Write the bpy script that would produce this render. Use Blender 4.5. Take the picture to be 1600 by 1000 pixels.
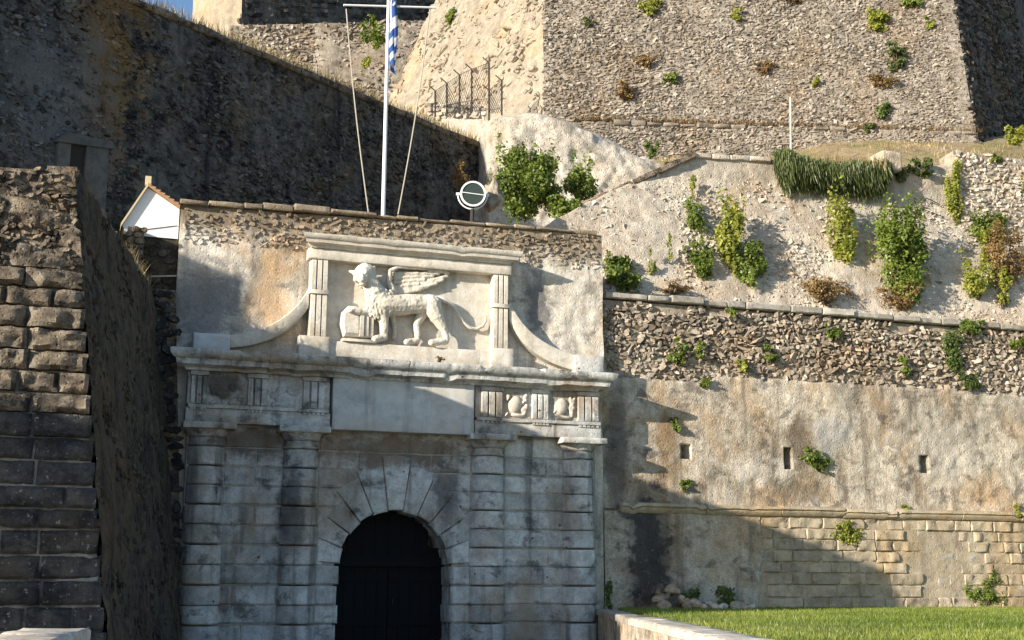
import bpy, bmesh, math, random
import numpy as np
from mathutils import Vector, Matrix
R = math.radians
sc = bpy.context.scene
for o in list(bpy.data.objects): bpy.data.objects.remove(o)
COL = sc.collection

# ------------------------------------------------------------------ camera
F = 2000.0                                   # focal length in pixels of the 1600 px wide photograph
HEAD, PIT, ROLL = R(19), math.atan(.2), R(.3)
CAM = (-7.86, -32.0, 1.6)
R0 = Vector((math.cos(HEAD), -math.sin(HEAD), 0)); FH = Vector((math.sin(HEAD), math.cos(HEAD), 0)); UP = Vector((0, 0, 1))
FW = FH*math.cos(PIT) + UP*math.sin(PIT); U0 = -FH*math.sin(PIT) + UP*math.cos(PIT)
RX = R0*math.cos(ROLL) + U0*math.sin(ROLL); UX = -R0*math.sin(ROLL) + U0*math.cos(ROLL)
cam = bpy.data.cameras.new('camera'); cam.lens = 45; cam.sensor_width = 36; cam.clip_end = 3000; cam.clip_start = .1
co = bpy.data.objects.new('camera', cam); COL.objects.link(co)
M = Matrix((RX, UX, -FW)).transposed().to_4x4(); M.translation = Vector(CAM); co.matrix_world = M
sc.camera = co

# ------------------------------------------------------------------ light
SUN = Vector((-2.5, -1.0, .75)).normalized()
w = bpy.data.worlds.new('World'); sc.world = w; w.use_nodes = True
nt = w.node_tree; nt.nodes.clear()
sky = nt.nodes.new('ShaderNodeTexSky'); sky.sky_type = 'NISHITA'; sky.sun_disc = False
sky.sun_elevation = math.asin(SUN.z); sky.sun_rotation = math.atan2(SUN.x, SUN.y); sky.air_density = 1.0; sky.dust_density = .6; sky.ozone_density = 3.0
bg = nt.nodes.new('ShaderNodeBackground'); bg.inputs[1].default_value = .118
ow = nt.nodes.new('ShaderNodeOutputWorld'); nt.links.new(sky.outputs[0], bg.inputs[0]); nt.links.new(bg.outputs[0], ow.inputs[0])
sl = bpy.data.lights.new('sun', 'SUN'); sl.energy = 5.0; sl.angle = R(.5); sl.color = (1, .915, .785)
so = bpy.data.objects.new('sun', sl); COL.objects.link(so); so.rotation_euler = SUN.to_track_quat('Z', 'Y').to_euler(); so.location = (-60, -40, 40)
vs = sc.view_settings; vs.view_transform = 'Standard'; vs.look = 'None'; vs.gamma = 1; vs.use_curve_mapping = False; vs.exposure = .88
sc.cycles.max_bounces = 6; sc.cycles.diffuse_bounces = 3; sc.cycles.use_denoising = True

# ------------------------------------------------------------------ points from the photograph's geometry
def ray(px, py):
    return RX*((px-800)/F) + UX*((500-py)/F) + FW
def at(px, py, Y):
    d = ray(px, py); t = (Y-CAM[1])/d.y
    return Vector(CAM) + d*t
def atz(px, py, z):
    d = ray(px, py); t = (z-CAM[2])/d.z
    return Vector(CAM) + d*t
def atd(px, py, dep):                         # dep = horizontal distance in front of the camera
    d = ray(px, py); t = dep/d.dot(FH)
    return Vector(CAM) + d*t
def cf(r, f, z):
    v = Vector(CAM) + R0*r + FH*f; v.z = z
    return v

# ------------------------------------------------------------------ noise
def _h(ix, iy, iz, s):
    with np.errstate(over='ignore'):
        n = (ix.astype(np.int64)*374761393 + iy.astype(np.int64)*668265263 + iz.astype(np.int64)*2147483647 + s*974634757) & 0xffffffff
        n = ((n ^ (n >> 13))*1274126177) & 0xffffffff
        n = ((n ^ (n >> 16))*2246822519) & 0xffffffff
        return ((n ^ (n >> 15)) & 0xffff)/65535.0
def vnoise(p, s=0):
    p = np.asarray(p, float); i = np.floor(p).astype(np.int64); f = p-i; f = f*f*(3-2*f)
    r = 0
    for dx in (0, 1):
        for dy in (0, 1):
            for dz in (0, 1):
                wgt = (f[..., 0] if dx else 1-f[..., 0])*(f[..., 1] if dy else 1-f[..., 1])*(f[..., 2] if dz else 1-f[..., 2])
                r = r + wgt*_h(i[..., 0]+dx, i[..., 1]+dy, i[..., 2]+dz, s)
    return r*2-1
def fbm(p, o=4, s=0, g=.5):
    p = np.asarray(p, float); a = 1; t = 0; q = 0
    for k in range(o):
        t = t + a*vnoise(p*2**k + k*17.3, s+k); q += a; a *= g
    return t/q

# ------------------------------------------------------------------ materials
class NT:
    def __init__(s, name):
        m = bpy.data.materials.new(name); m.use_nodes = True; s.m = m; s.t = m.node_tree; s.t.nodes.clear()
        s.out = s.t.nodes.new('ShaderNodeOutputMaterial')
    def n(s, ty, ins=None, **kw):
        nd = s.t.nodes.new('ShaderNode'+ty)
        for k, v in kw.items(): setattr(nd, k, v)
        for k, v in (ins or {}).items(): s.set(nd.inputs[k], v)
        return nd
    def set(s, sock, v):
        if hasattr(v, 'is_output'): s.t.links.new(v, sock)
        else:
            if isinstance(v, (tuple, list)) and len(v) == 3 and sock.type == 'RGBA': v = (*v, 1)
            sock.default_value = v
    def math(s, op, a, b=0., c=0.): return s.n('Math', {0: a, 1: b, 2: c}, operation=op).outputs[0]
    def noise(s, vec, scale, det=5, rough=.6, dist=0): return s.n('TexNoise', {'Vector': vec, 'Scale': scale, 'Detail': det, 'Roughness': rough, 'Distortion': dist}).outputs[0]
    def ramp(s, v, a, b, lo=0., hi=1.): return s.n('MapRange', {0: v, 1: a, 2: b, 3: lo, 4: hi}, interpolation_type='SMOOTHSTEP').outputs[0]
    def mix(s, f, a, b, bt='MIX'):
        nd = s.n('Mix', data_type='RGBA', blend_type=bt); s.set(nd.inputs[0], f); s.set(nd.inputs[6], a); s.set(nd.inputs[7], b); return nd.outputs[2]
    def scl(s, vec, x, y, z): return s.n('VectorMath', {0: vec, 1: (x, y, z)}, operation='MULTIPLY').outputs[0]
    def finish(s, col, rough=.9, normal=None, **kw):
        b = s.n('BsdfPrincipled', {'Base Color': col, 'Roughness': rough, 'Specular IOR Level': kw.pop('spec', .2)})
        for k, v in kw.items(): s.set(b.inputs[k], v)
        if normal is not None: s.t.links.new(normal, b.inputs['Normal'])
        s.t.links.new(b.outputs[0], s.out.inputs[0]); return s.m

def stone(name, a, b, dark=(.03, .03, .032), warm=(.30, .17, .07), crust=.5, streak=.4, warmth=.3, tint=.5, bump=.5, bdist=.03, sc1=1., rough=.92, pits=.4, zc=None, fine=.55, cover=.52, dk2=None, dots=0., blot=(), specks=0.):
    t = NT(name); pos = t.n('NewGeometry').outputs['Position']
    n1 = t.noise(pos, .45*sc1, 5, .6, .4); n2 = t.noise(pos, 3.6*sc1, 8, .66); n3 = t.noise(pos, 24*sc1, 6, .7)
    n4 = t.noise(t.scl(pos, 1, 1, 1.3), 1.5*sc1, 9, .68, .3)
    col = t.mix(t.ramp(n2, .36, .64), a, b)
    col = t.mix(t.math('MULTIPLY', t.ramp(n1, .46, .68), warmth), col, warm)
    st = t.noise(t.scl(pos, 2.3, 2.3, .2), 1.0*sc1, 6, .62, .2)
    col = t.mix(t.math('MULTIPLY', t.ramp(st, .5, .7), streak), col, dk2 or dark)
    cm = t.math('MULTIPLY', t.ramp(n4, cover, cover+.14), crust)
    col = t.mix(cm, col, dark)
    for bc, br, bcol, bam in blot:             # stains and painted-in shade with a place of their own, edges broken by noise
        d_ = t.n('VectorMath', {0: t.n('VectorMath', {0: pos, 1: tuple(bc)}, operation='SUBTRACT').outputs[0], 1: (1/br[0], 1/br[1], 1/br[2])}, operation='MULTIPLY').outputs[0]
        d_ = t.n('VectorMath', {0: d_}, operation='LENGTH').outputs['Value']
        d_ = t.math('ADD', d_, t.math('MULTIPLY', t.math('SUBTRACT', n4, .5), 2.6)); d_ = t.math('ADD', d_, t.math('MULTIPLY', t.math('SUBTRACT', st, .5), 1.2))
        col = t.mix(t.ramp(d_, .45, 1.05, bam, 0.), col, bcol)
    if specks:                                 # pale lichen flecks
        sp = t.noise(pos, 13*sc1, 3, .6); col = t.mix(t.ramp(sp, .62, .70, 0., specks), col, (.42, .39, .33))
    if dots:                                   # scattered shot marks
        dv = t.n('TexVoronoi', {'Vector': pos, 'Scale': 1.9, 'Randomness': 1.}).outputs[0]
        col = t.mix(t.ramp(dv, .045, .075, .85*dots, 0.), col, (.03, .028, .026))
    if zc:                                     # lichen crust on weathered tops: (z0, z1, colour, amount)
        z = t.n('SeparateXYZ', {0: pos}).outputs[2]
        z = t.math('ADD', z, t.math('MULTIPLY', t.math('SUBTRACT', n4, .5), 1.6))
        k = t.ramp(z, zc[0], zc[1])
        k = t.math('MULTIPLY', k, t.math('MULTIPLY', t.ramp(n2, .25, .6, .55, 1.), zc[3]))
        col = t.mix(k, col, zc[2])
    fi = t.math('MULTIPLY_ADD', n3, 2*fine, 1-fine)
    col = t.mix(1., col, t.n('CombineColor', {0: fi, 1: fi, 2: fi}).outputs[0], 'MULTIPLY')
    at_ = t.n('Attribute', attribute_name='tint').outputs['Fac']
    tv = t.math('MULTIPLY_ADD', at_, 2*tint, 1-tint)
    col = t.mix(1., col, t.n('CombineColor', {0: tv, 1: tv, 2: tv}).outputs[0], 'MULTIPLY')
    vo = t.n('TexVoronoi', {'Vector': pos, 'Scale': 9*sc1, 'Randomness': 1.}).outputs[0]
    pit = t.ramp(vo, .05, .35, 0, pits)
    h = t.math('ADD', t.math('ADD', t.math('MULTIPLY', n2, .9), t.math('MULTIPLY', n3, .5)), pit)
    bp = t.n('Bump', {'Strength': bump, 'Distance': bdist, 'Height': h}).outputs[0]
    return t.finish(col, rough, bp, spec=.15)

def plain(name, c, rough=.6, metal=0., var=.15, scale=12., bump=.1):
    t = NT(name); pos = t.n('TexCoord').outputs['Object']; n = t.noise(pos, scale, 5)
    v = t.math('MULTIPLY_ADD', n, 2*var, 1-var)
    col = t.mix(1., c, t.n('CombineColor', {0: v, 1: v, 2: v}).outputs[0], 'MULTIPLY')
    return t.finish(col, rough, t.n('Bump', {'Strength': bump, 'Distance': .01, 'Height': n}).outputs[0], Metallic=metal, spec=.3)

def leafmat(name, a, b, trans=.35):
    t = NT(name); at_ = t.n('Attribute', attribute_name='tint').outputs['Fac']
    col = t.mix(at_, a, b)
    d = t.n('BsdfDiffuse', {0: col}).outputs[0]; tr = t.n('BsdfTranslucent', {0: col}).outputs[0]
    g = t.n('BsdfGlossy', {0: (.5, .5, .5), 1: .45}).outputs[0]
    m1 = t.n('MixShader', {0: trans, 1: d, 2: tr}).outputs[0]; m2 = t.n('MixShader', {0: .05, 1: m1, 2: g}).outputs[0]
    t.t.links.new(m2, t.out.inputs[0]); return t.m

MT = {}
MT['portal'] = stone('portal limestone', (.40, .39, .36), (.60, .585, .545), dark=(.05, .045, .044), dk2=(.07, .064, .055), warm=(.30, .20, .11), crust=.7, streak=.7, warmth=.7, tint=.36, bump=.7, bdist=.025, cover=.53, dots=1., fine=.5, blot=((at(620, 705, -.2), (2.6, 1, .55), (.17, .115, .07), .8), (at(390, 690, -.2), (1.4, 1, .45), (.12, .085, .06), .85), (at(880, 790, -.2), (.5, 1, 1.1), (.24, .165, .10), .5), (at(700, 770, -.2), (.45, 1, 1.2), (.06, .055, .05), .7), (at(350, 600, -.4), (.7, 1, .4), (.07, .055, .04), .8), (at(455, 800, -.3), (.35, 1, 1.4), (.05, .05, .05), .7)))
MT['panel'] = stone('pale tablet stone', (.52, .52, .50), (.62, .61, .57), dark=(.14, .13, .11), warm=(.40, .28, .16), crust=.25, streak=.45, warmth=.4, tint=.1, bump=.25, bdist=.012, fine=.2)
MT['lion'] = stone('carved ivory stone', (.56, .50, .41), (.68, .63, .54), dark=(.26, .23, .19), warm=(.50, .38, .24), crust=.45, streak=.4, warmth=.4, tint=.2, bump=.5, bdist=.02, fine=.35, cover=.55)
MT['upper'] = stone('weathered gate plaster', (.52, .46, .37), (.68, .62, .53), dark=(.12, .105, .088), warm=(.48, .29, .13), crust=.65, streak=.55, warmth=.65, bump=.8, bdist=.035, zc=(9.75, 10.45, (.20, .15, .095), .92), fine=.7, cover=.53, pits=.3, specks=.35, blot=((at(425, 445, 0), (.5, 1, 1.3), (.46, .28, .13), .45), (at(310, 470, 0), (1.3, 1, 1.3), (.15, .15, .15), .8), (at(840, 470, 0), (.45, 1, 1.1), (.10, .10, .105), .8), (at(560, 395, 0), (2, 1, .25), (.12, .09, .06), .6)))  # left grey blot is shade put into the colour; darker patch beside relief frame
MT['rubble'] = stone('rubble stone', (.25, .20, .145), (.42, .36, .285), dark=(.05, .04, .032), warm=(.28, .16, .07), crust=.45, streak=.25, warmth=.35, tint=.55, bump=.8, bdist=.03)
MT['plaster'] = stone('lime plaster', (.40, .335, .25), (.60, .525, .42), dark=(.12, .102, .084), dk2=(.19, .15, .11), warm=(.38, .22, .09), crust=.75, streak=.75, warmth=.6, bump=1., bdist=.05, pits=.25, fine=.8, cover=.5, specks=.3, blot=((at(1015, 860, .2), (.85, 1, 2.2), (.03, .03, .034), .9), (at(965, 700, .2), (.4, 1, 2.2), (.10, .09, .085), .7), (at(1250, 690, .2), (.5, 1, 1.), (.14, .10, .065), .8), (at(1180, 735, .2), (1.2, 1, .5), (.68, .62, .53), .7), (at(1300, 680, .2), (.6, 1, .7), (.36, .345, .32), .7), (at(1040, 690, .2), (.35, 1, .8), (.22, .13, .06), .7), (at(1480, 700, .2), (1.6, 1, 1.1), (.50, .45, .37), .6), (at(1250, 770, .2), (1.1, 1, .4), (.22, .165, .11), .7)))
MT['ashlar'] = stone('buff ashlar', (.36, .29, .20), (.47, .39, .28), dark=(.10, .085, .07), warm=(.40, .26, .12), crust=.4, streak=.3, warmth=.5, tint=.3, bump=.7, bdist=.03)
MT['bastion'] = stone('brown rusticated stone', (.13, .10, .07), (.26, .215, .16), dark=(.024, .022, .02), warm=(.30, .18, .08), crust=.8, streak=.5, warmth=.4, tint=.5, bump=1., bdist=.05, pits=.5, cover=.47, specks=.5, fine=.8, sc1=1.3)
MT['bastion_low'] = stone('crusted and shade dark ashlar', (.042, .041, .041), (.08, .076, .072), dark=(.014, .014, .017), warm=(.13, .09, .05), crust=.75, streak=.5, warmth=.3, tint=.45, bump=.9, bdist=.04, pits=.4, cover=.48, specks=.5, fine=.8)  # black crust, made darker still to carry the lower courses' shade
MT['mortar'] = stone('pale joint mortar', (.27, .25, .225), (.38, .36, .33), dark=(.05, .05, .05), crust=.75, streak=.4, warmth=.2, bump=.6, bdist=.02, cover=.5)
MT['side'] = stone('dark streaked masonry', (.05, .042, .031), (.095, .078, .055), dark=(.016, .015, .016), warm=(.11, .07, .032), crust=.7, streak=.8, warmth=.5, tint=.4, bump=.8, bdist=.04, pits=.3, cover=.5, fine=.8, specks=.15)  # much darker than the bastion front stone; used on flank and recess wall
MT['dark'] = stone('dark shaded side masonry', (.075, .068, .06), (.145, .133, .114), dark=(.016, .017, .02), dk2=(.02, .021, .025), warm=(.13, .085, .042), crust=.8, streak=.8, warmth=.5, tint=.75, bump=.9, bdist=.05, cover=.5, sc1=1.1, fine=.8, specks=.25, blot=((atd(150, 110, 33.), (1.5, 1.5, 4.2), (.19, .115, .045), .8), (atd(45, 150, 31.5), (2.6, 2.6, 3.2), (.13, .135, .14), .6), (atd(300, 190, 36), (1.1, 1.1, 4), (.018, .02, .026), .8), (atd(370, 220, 37.5), (.8, .8, 3.5), (.15, .115, .065), .5), (atd(470, 230, 40), (1.5, 1.5, 4), (.02, .021, .026), .7)))  # dark curtain wall stone; also puts shade into tower and bastion sides
MT['upperrub'] = stone('upper bastion rubble', (.215, .178, .135), (.35, .305, .25), dark=(.11, .09, .07), warm=(.26, .17, .09), crust=.5, streak=.3, warmth=.35, tint=.62, specks=.3, bump=.8, bdist=.04)
MT['pale'] = stone('pale rubble', (.43, .365, .285), (.57, .505, .41), dark=(.17, .135, .10), warm=(.45, .28, .14), crust=.5, streak=.25, warmth=.35, tint=.35, bump=.9, bdist=.05, cover=.54)
MT['paleface'] = stone('pale smooth face', (.25, .21, .155), (.34, .295, .23), dark=(.15, .12, .085), warm=(.44, .29, .15), crust=.5, streak=.35, warmth=.4, tint=.2, bump=.8, bdist=.05, sc1=.8)
MT['white'] = stone('whitewashed rock', (.46, .405, .33), (.61, .56, .48), dark=(.30, .25, .19), warm=(.55, .43, .29), crust=.75, streak=.3, warmth=.6, tint=.35, bump=1., bdist=.07, fine=.7, cover=.52, specks=.3)
MT['coping'] = stone('grey coping stone', (.30, .27, .22), (.42, .385, .325), dark=(.09, .082, .07), warm=(.30, .2, .1), crust=.5, streak=.1, warmth=.3, tint=.35, bump=.6, bdist=.02)
MT['parapet'] = stone('parapet capstone', (.47, .42, .34), (.60, .55, .47), dark=(.2, .18, .15), crust=.35, streak=.1, warmth=.3, tint=.3, bump=.5, bdist=.015)
MT['soil'] = stone('dry soil', (.26, .19, .105), (.36, .28, .17), dark=(.12, .10, .05), warm=(.20, .19, .06), crust=.5, streak=0, warmth=.6, bump=1., bdist=.06)
MT['paving'] = stone('bridge paving', (.27, .25, .22), (.34, .32, .28), dark=(.16, .15, .13), crust=.3, streak=0, warmth=.15, bump=.4, bdist=.02)
MT['lawn'] = stone('lawn soil', (.15, .17, .04), (.22, .225, .06), dark=(.13, .14, .04), warm=(.22, .20, .08), crust=.4, streak=0, warmth=.4, bump=.6, bdist=.03)
MT['whitepaint'] = plain('white lime paint', (.82, .80, .76), .8, var=.04)
MT['tile'] = plain('orange roof tile', (.42, .24, .13), .8, var=.3)
MT['ochre'] = plain('ochre roof edge', (.62, .50, .30), .8, var=.15)
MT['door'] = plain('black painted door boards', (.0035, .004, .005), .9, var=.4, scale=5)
MT['polewhite'] = plain('white painted pole', (.80, .80, .80), .4, var=.04)
MT['rope'] = plain('pale halyard rope', (.40, .36, .29), .9, var=.1)
MT['darkmetal'] = plain('weathered dark steel', (.045, .04, .036), .7, .3)
MT['lamp_body'] = plain('grey green lamp housing', (.12, .14, .125), .6, .1)
MT['lamp_glass'] = plain('dark lamp glass', (.035, .05, .045), .12)
MT['render'] = stone('grey cement render', (.085, .087, .085), (.125, .127, .12), crust=.4, streak=.4, warmth=.1, bump=.3, bdist=.01, fine=.2)
MT['cavity'] = plain('painted cavity shade', (.03, .026, .022), .95)  # dark colour standing in for the doorway's inner shade
MT['bark'] = plain('brown bark', (.10, .07, .045), .95, var=.3)
MT['leaf'] = leafmat('green leaf', (.06, .10, .014), (.30, .38, .055), .5)
MT['leaf_yellow'] = leafmat('yellow green leaf', (.14, .18, .02), (.50, .50, .08), .5)
MT['leaf_dark'] = leafmat('dark green leaf', (.04, .075, .014), (.17, .23, .05))
MT['leaf_olive'] = leafmat('olive creeper strand', (.05, .072, .018), (.19, .22, .065))
MT['leaf_brown'] = leafmat('rusty dry leaf', (.14, .075, .022), (.36, .24, .09))
MT['grass'] = leafmat('lawn blade', (.10, .16, .016), (.30, .34, .06), .4)
MT['drygrass'] = leafmat('dry straw', (.20, .14, .05), (.48, .37, .18), .3)

# ------------------------------------------------------------------ mesh helpers
def tag(o, label=None, cat=None, group=None, kind=None):
    if label: o['label'] = label
    if cat: o['category'] = cat
    if group: o['group'] = group
    if kind: o['kind'] = kind
    return o
def empty(name, loc=(0, 0, 0), label=None, cat=None, group=None):
    o = bpy.data.objects.new(name, None); COL.objects.link(o); o.location = loc; o.empty_display_size = .3
    return tag(o, label, cat, group)
def mesh(name, v, f, mat, parent=None, tint=None, smooth=40):
    v = np.asarray(v, float)
    if parent is not None and parent.type == 'EMPTY' and parent.parent is None: v = v-np.array(parent.location)
    elif parent is not None:
        q = parent; loc = np.zeros(3)
        while q is not None: loc = loc+np.array(q.location); q = q.parent
        v = v-loc
    me = bpy.data.meshes.new(name)
    me.from_pydata([tuple(x) for x in v], [], [tuple(int(i) for i in q) for q in f]); 
    a = me.attributes.new('tint', 'FLOAT', 'POINT')
    if tint is None: tint = .5
    a.data.foreach_set('value', np.ascontiguousarray(np.broadcast_to(np.asarray(tint, float), (len(v),)), dtype=np.float32))
    if isinstance(mat, str): mat = MT[mat]
    me.materials.append(mat); me.update()
    if smooth:
        me.shade_smooth()
        if smooth < 180: me.set_sharp_from_angle(angle=R(smooth))
    o = bpy.data.objects.new(name, me); COL.objects.link(o)
    if parent is not None: o.parent = parent
    return o
class MB:
    def __init__(s): s.v = []; s.f = []; s.t = []
    def add(s, v, f, t=.5):
        n = len(s.v); s.v += [tuple(x) for x in v]; s.f += [tuple(i+n for i in q) for q in f]; s.t += [t]*len(v)
        return s
    def box(s, a, b, t=.5):
        (x0, y0, z0), (x1, y1, z1) = a, b
        return s.add([(x0, y0, z0), (x1, y0, z0), (x1, y1, z0), (x0, y1, z0), (x0, y0, z1), (x1, y0, z1), (x1, y1, z1), (x0, y1, z1)],
                     [(3, 2, 1, 0), (4, 5, 6, 7), (0, 1, 5, 4), (1, 2, 6, 5), (2, 3, 7, 6), (3, 0, 4, 7)], t)
    def tube(s, pts, r, n=8, t=.5):
        pts = [Vector(p) for p in pts]; rr = r if isinstance(r, (list, tuple)) else [r]*len(pts)
        vv = []; ff = []
        for i, p in enumerate(pts):
            d = (pts[min(i+1, len(pts)-1)]-pts[max(i-1, 0)]).normalized()
            x = d.orthogonal().normalized() if i == 0 else (x - d*x.dot(d)).normalized()
            y = d.cross(x)
            for k in range(n):
                a = 2*math.pi*k/n; vv.append(p + (x*math.cos(a)+y*math.sin(a))*rr[i])
        for i in range(len(pts)-1):
            for k in range(n): ff.append((i*n+k, i*n+(k+1) % n, (i+1)*n+(k+1) % n, (i+1)*n+k))
        ff.append(tuple(range(n))[::-1]); ff.append(tuple((len(pts)-1)*n+k for k in range(n)))
        return s.add(vv, ff, t)
    def build(s, name, mat, parent=None, smooth=40): return mesh(name, s.v, s.f, mat, parent, s.t, smooth)

class Frame:                                  # a = along, z = up the face, o = outward
    def __init__(s, O, U, V, N): s.O, s.U, s.V, s.N = [np.array(q, float) for q in (O, U, V, N)]
    def pt(s, a, z, o):
        a, z, o = np.broadcast_arrays(np.asarray(a, float), np.asarray(z, float), np.asarray(o, float))
        return s.O + a[..., None]*s.U + z[..., None]*s.V + o[..., None]*s.N
FAC = Frame((0, 0, 0), (1, 0, 0), (0, 0, 1), (0, -1, 0))

def gridfaces(nx, nz, flip=False):
    i = np.arange(nz-1)[:, None]*nx + np.arange(nx-1)[None, :]
    q = np.stack([i, i+1, i+1+nx, i+nx], -1).reshape(-1, 4)
    return q[:, ::-1] if flip else q

def block(fr, a0, a1, z0, z1, p, seed, gap=.012, bev=.05, drop=.03, rough=.008, freq=5., cell=.16, back=.3, skew=None):
    """one squared stone: chamfered edge ring, uneven face, sides running back into the wall"""
    a0 += gap; a1 -= gap; z0 += gap; z1 -= gap
    nx = max(4, int((a1-a0)/cell)+3); nz = max(4, int((z1-z0)/cell)+3)
    A = np.concatenate([[a0], np.linspace(a0+min(bev, .3*(a1-a0)), a1-min(bev, .3*(a1-a0)), nx-2), [a1]])
    Z = np.concatenate([[z0], np.linspace(z0+min(bev, .3*(z1-z0)), z1-min(bev, .3*(z1-z0)), nz-2), [z1]])
    AA, ZZ = np.meshgrid(A, Z); e = np.minimum(np.minimum(AA-a0, a1-AA), np.minimum(ZZ-z0, z1-ZZ))
    q = np.stack([AA*freq, ZZ*freq, np.full_like(AA, seed*3.7)], -1)
    nz_ = fbm(q, 3, seed % 97)
    o = p + rough*nz_*2 - drop*(1-np.clip(e/max(bev, 1e-4), 0, 1))**2
    wv = .5*gap + .12*bev
    jit = np.stack([vnoise(q*1.7, 5), vnoise(q*1.7, 9)], -1)*wv
    AA = AA+jit[..., 0]; ZZ = ZZ+jit[..., 1]
    if skew is not None: AA = AA + skew(ZZ)
    n = nx*nz; P = fr.pt(AA, ZZ, o).reshape(-1, 3)
    idx = np.arange(n).reshape(nz, nx)
    per = np.concatenate([idx[0, :], idx[1:, -1], idx[-1, ::-1][1:], idx[::-1, 0][1:-1]])
    B = fr.pt(AA.reshape(-1)[per], ZZ.reshape(-1)[per], np.full(len(per), -back))
    f = [tuple(x) for x in gridfaces(nx, nz)]; m = len(per)
    for k in range(m): f.append((per[(k+1) % m], per[k], n+k, n+(k+1) % m))
    return np.concatenate([P, B]), f

def bil(c, u, v):
    P00, P10, P11, P01 = [np.array(q, float) for q in c]
    u = np.asarray(u, float)[..., None]; v = np.asarray(v, float)[..., None]
    return P00*(1-u)*(1-v)+P10*u*(1-v)+P11*u*v+P01*(1-u)*v
def pnorm(c):
    P = [np.array(q, float) for q in c]; n = np.cross(P[1]-P[0], P[3]-P[0]); return n/np.linalg.norm(n)
def patch(name, c, cell, amp, freq, mat, parent=None, seed=0, oct=5, thick=0, tintamp=.3, extra=None, g=.55):
    """displaced wall face over four corners (bottom-left, bottom-right, top-right, top-left as seen from outside)"""
    L = np.linalg.norm(np.array(c[1])-np.array(c[0])); H = np.linalg.norm(np.array(c[3])-np.array(c[0]))
    nx = max(2, int(L/cell)+1); nz = max(2, int(H/cell)+1)
    u, v = np.meshgrid(np.linspace(0, 1, nx), np.linspace(0, 1, nz)); P = bil(c, u, v); N = pnorm(c)
    d = amp*fbm(P*freq, oct, seed, g)
    if extra is not None: d = d+extra(u, v, P)
    P = P+d[..., None]*N; ti = .5+tintamp*fbm(P*1.3, 4, seed+50)
    V = P.reshape(-1, 3); f = [tuple(x) for x in gridfaces(nx, nz)]; ti = ti.reshape(-1)
    if thick:
        idx = np.arange(nx*nz).reshape(nz, nx); per = np.concatenate([idx[0, :], idx[1:, -1], idx[-1, ::-1][1:], idx[::-1, 0][1:-1]])
        n = len(V); B = V[per]-N*thick; V = np.concatenate([V, B]); ti = np.concatenate([ti, ti[per]]); m = len(per)
        for k in range(m): f.append((per[(k+1) % m], per[k], n+k, n+(k+1) % m))
        f.append(tuple(n+k for k in range(m))[::-1])
    return mesh(name, V, f, mat, parent, ti, 60)

def stones(c, sw, sh, prot, seed, mask=None, var=.45, keep=1., wob=.35, fill=.94, tilt=.4, chaos=0.):
    """uneven rubble laid in wavering rows over a four-cornered face; returns (n,17,3) points, tints and sizes"""
    rg = np.random.default_rng(seed); c = [np.array(q, float) for q in c]
    L = max(np.linalg.norm(c[1]-c[0]), np.linalg.norm(c[2]-c[3])); H = max(np.linalg.norm(c[3]-c[0]), np.linalg.norm(c[2]-c[1])); N = pnorm(c)
    Ud = (c[1]-c[0])/np.linalg.norm(c[1]-c[0]); Vd = np.cross(N, Ud)
    cs = []; z = 0
    while z < H:
        h = sh*(1+var*(rg.random()-.5)*1.4); x = -sw*rg.random()
        while x < L:
            wd = sw*(1+var*2*(rg.random()-.5))*(1.0 if rg.random() > .12 else 1.6)
            cs.append((x+wd/2, z+h/2, wd, h*(1+.35*(rg.random()-.5)))); x += wd
        z += h
    cs = np.array(cs)
    if chaos:
        m_ = len(cs); cs[:, 0] += rg.normal(0, .35*sw*chaos, m_); cs[:, 1] += rg.normal(0, .4*sh*chaos, m_); cs[:, 2] *= np.exp(rg.normal(0, .38*chaos, m_)); cs[:, 3] *= np.exp(rg.normal(.12*chaos, .32*chaos, m_))
    cs[:, 1] += wob*sh*fbm(np.stack([cs[:, 0]*.5/sw*.25, cs[:, 1]*.3/sh*.3, cs[:, 0]*0+seed], -1), 3, seed)*2
    ok = (cs[:, 0] > 0) & (cs[:, 0] < L) & (cs[:, 1] > 0) & (cs[:, 1] < H) & (rg.random(len(cs)) < keep)
    cs = cs[ok]; u = cs[:, 0]/L; v = cs[:, 1]/H; ctr = bil(c, u, v)
    if mask is not None:
        k = mask(u, v, ctr); ctr = ctr[k]; cs = cs[k]
    n = len(cs); a = np.linspace(0, 2*np.pi, 9)[:-1][None, :]+rg.normal(0, .14, (n, 8))
    ex = 3.2-.9*chaos; sup = (np.abs(np.cos(a))**ex+np.abs(np.sin(a))**ex)**(-1/ex)*(1+rg.normal(0, .09+.09*chaos, (n, 8)))
    W = cs[:, 2:3]*fill/2; Hh = cs[:, 3:4]*fill/2
    x = sup*np.cos(a)*W; y = sup*np.sin(a)*Hh; rot = rg.normal(0, .10+.4*chaos, (n, 1)); x, y = x*np.cos(rot)-y*np.sin(rot), x*np.sin(rot)+y*np.cos(rot)
    pr = prot*(.35+.9*rg.random((n, 1))); tx = rg.normal(0, tilt, (n, 1)); ty = rg.normal(0, tilt, (n, 1))
    o1 = pr*(.75+.35*rg.random((n, 8)))+(x*tx+y*ty)*.35
    def mk(xx, yy, oo): return ctr[:, None, :]+xx[..., None]*Ud+yy[..., None]*Vd+oo[..., None]*N
    r0 = mk(x, y, np.full((n, 8), -.06)); s1 = .78+.1*rg.random((n, 1)); r1 = mk(x*s1, y*s1, o1); ce = mk(x[:, :1]*0, y[:, :1]*0, pr*1.12)
    return np.concatenate([r0, r1, ce], 1), np.clip(.5+rg.normal(0, .22, n), 0, 1), cs[:, 2]*cs[:, 3]
SF = [(k, (k+1) % 8, 8+(k+1) % 8, 8+k) for k in range(8)]+[(8+k, 8+(k+1) % 8, 16) for k in range(8)]
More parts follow.
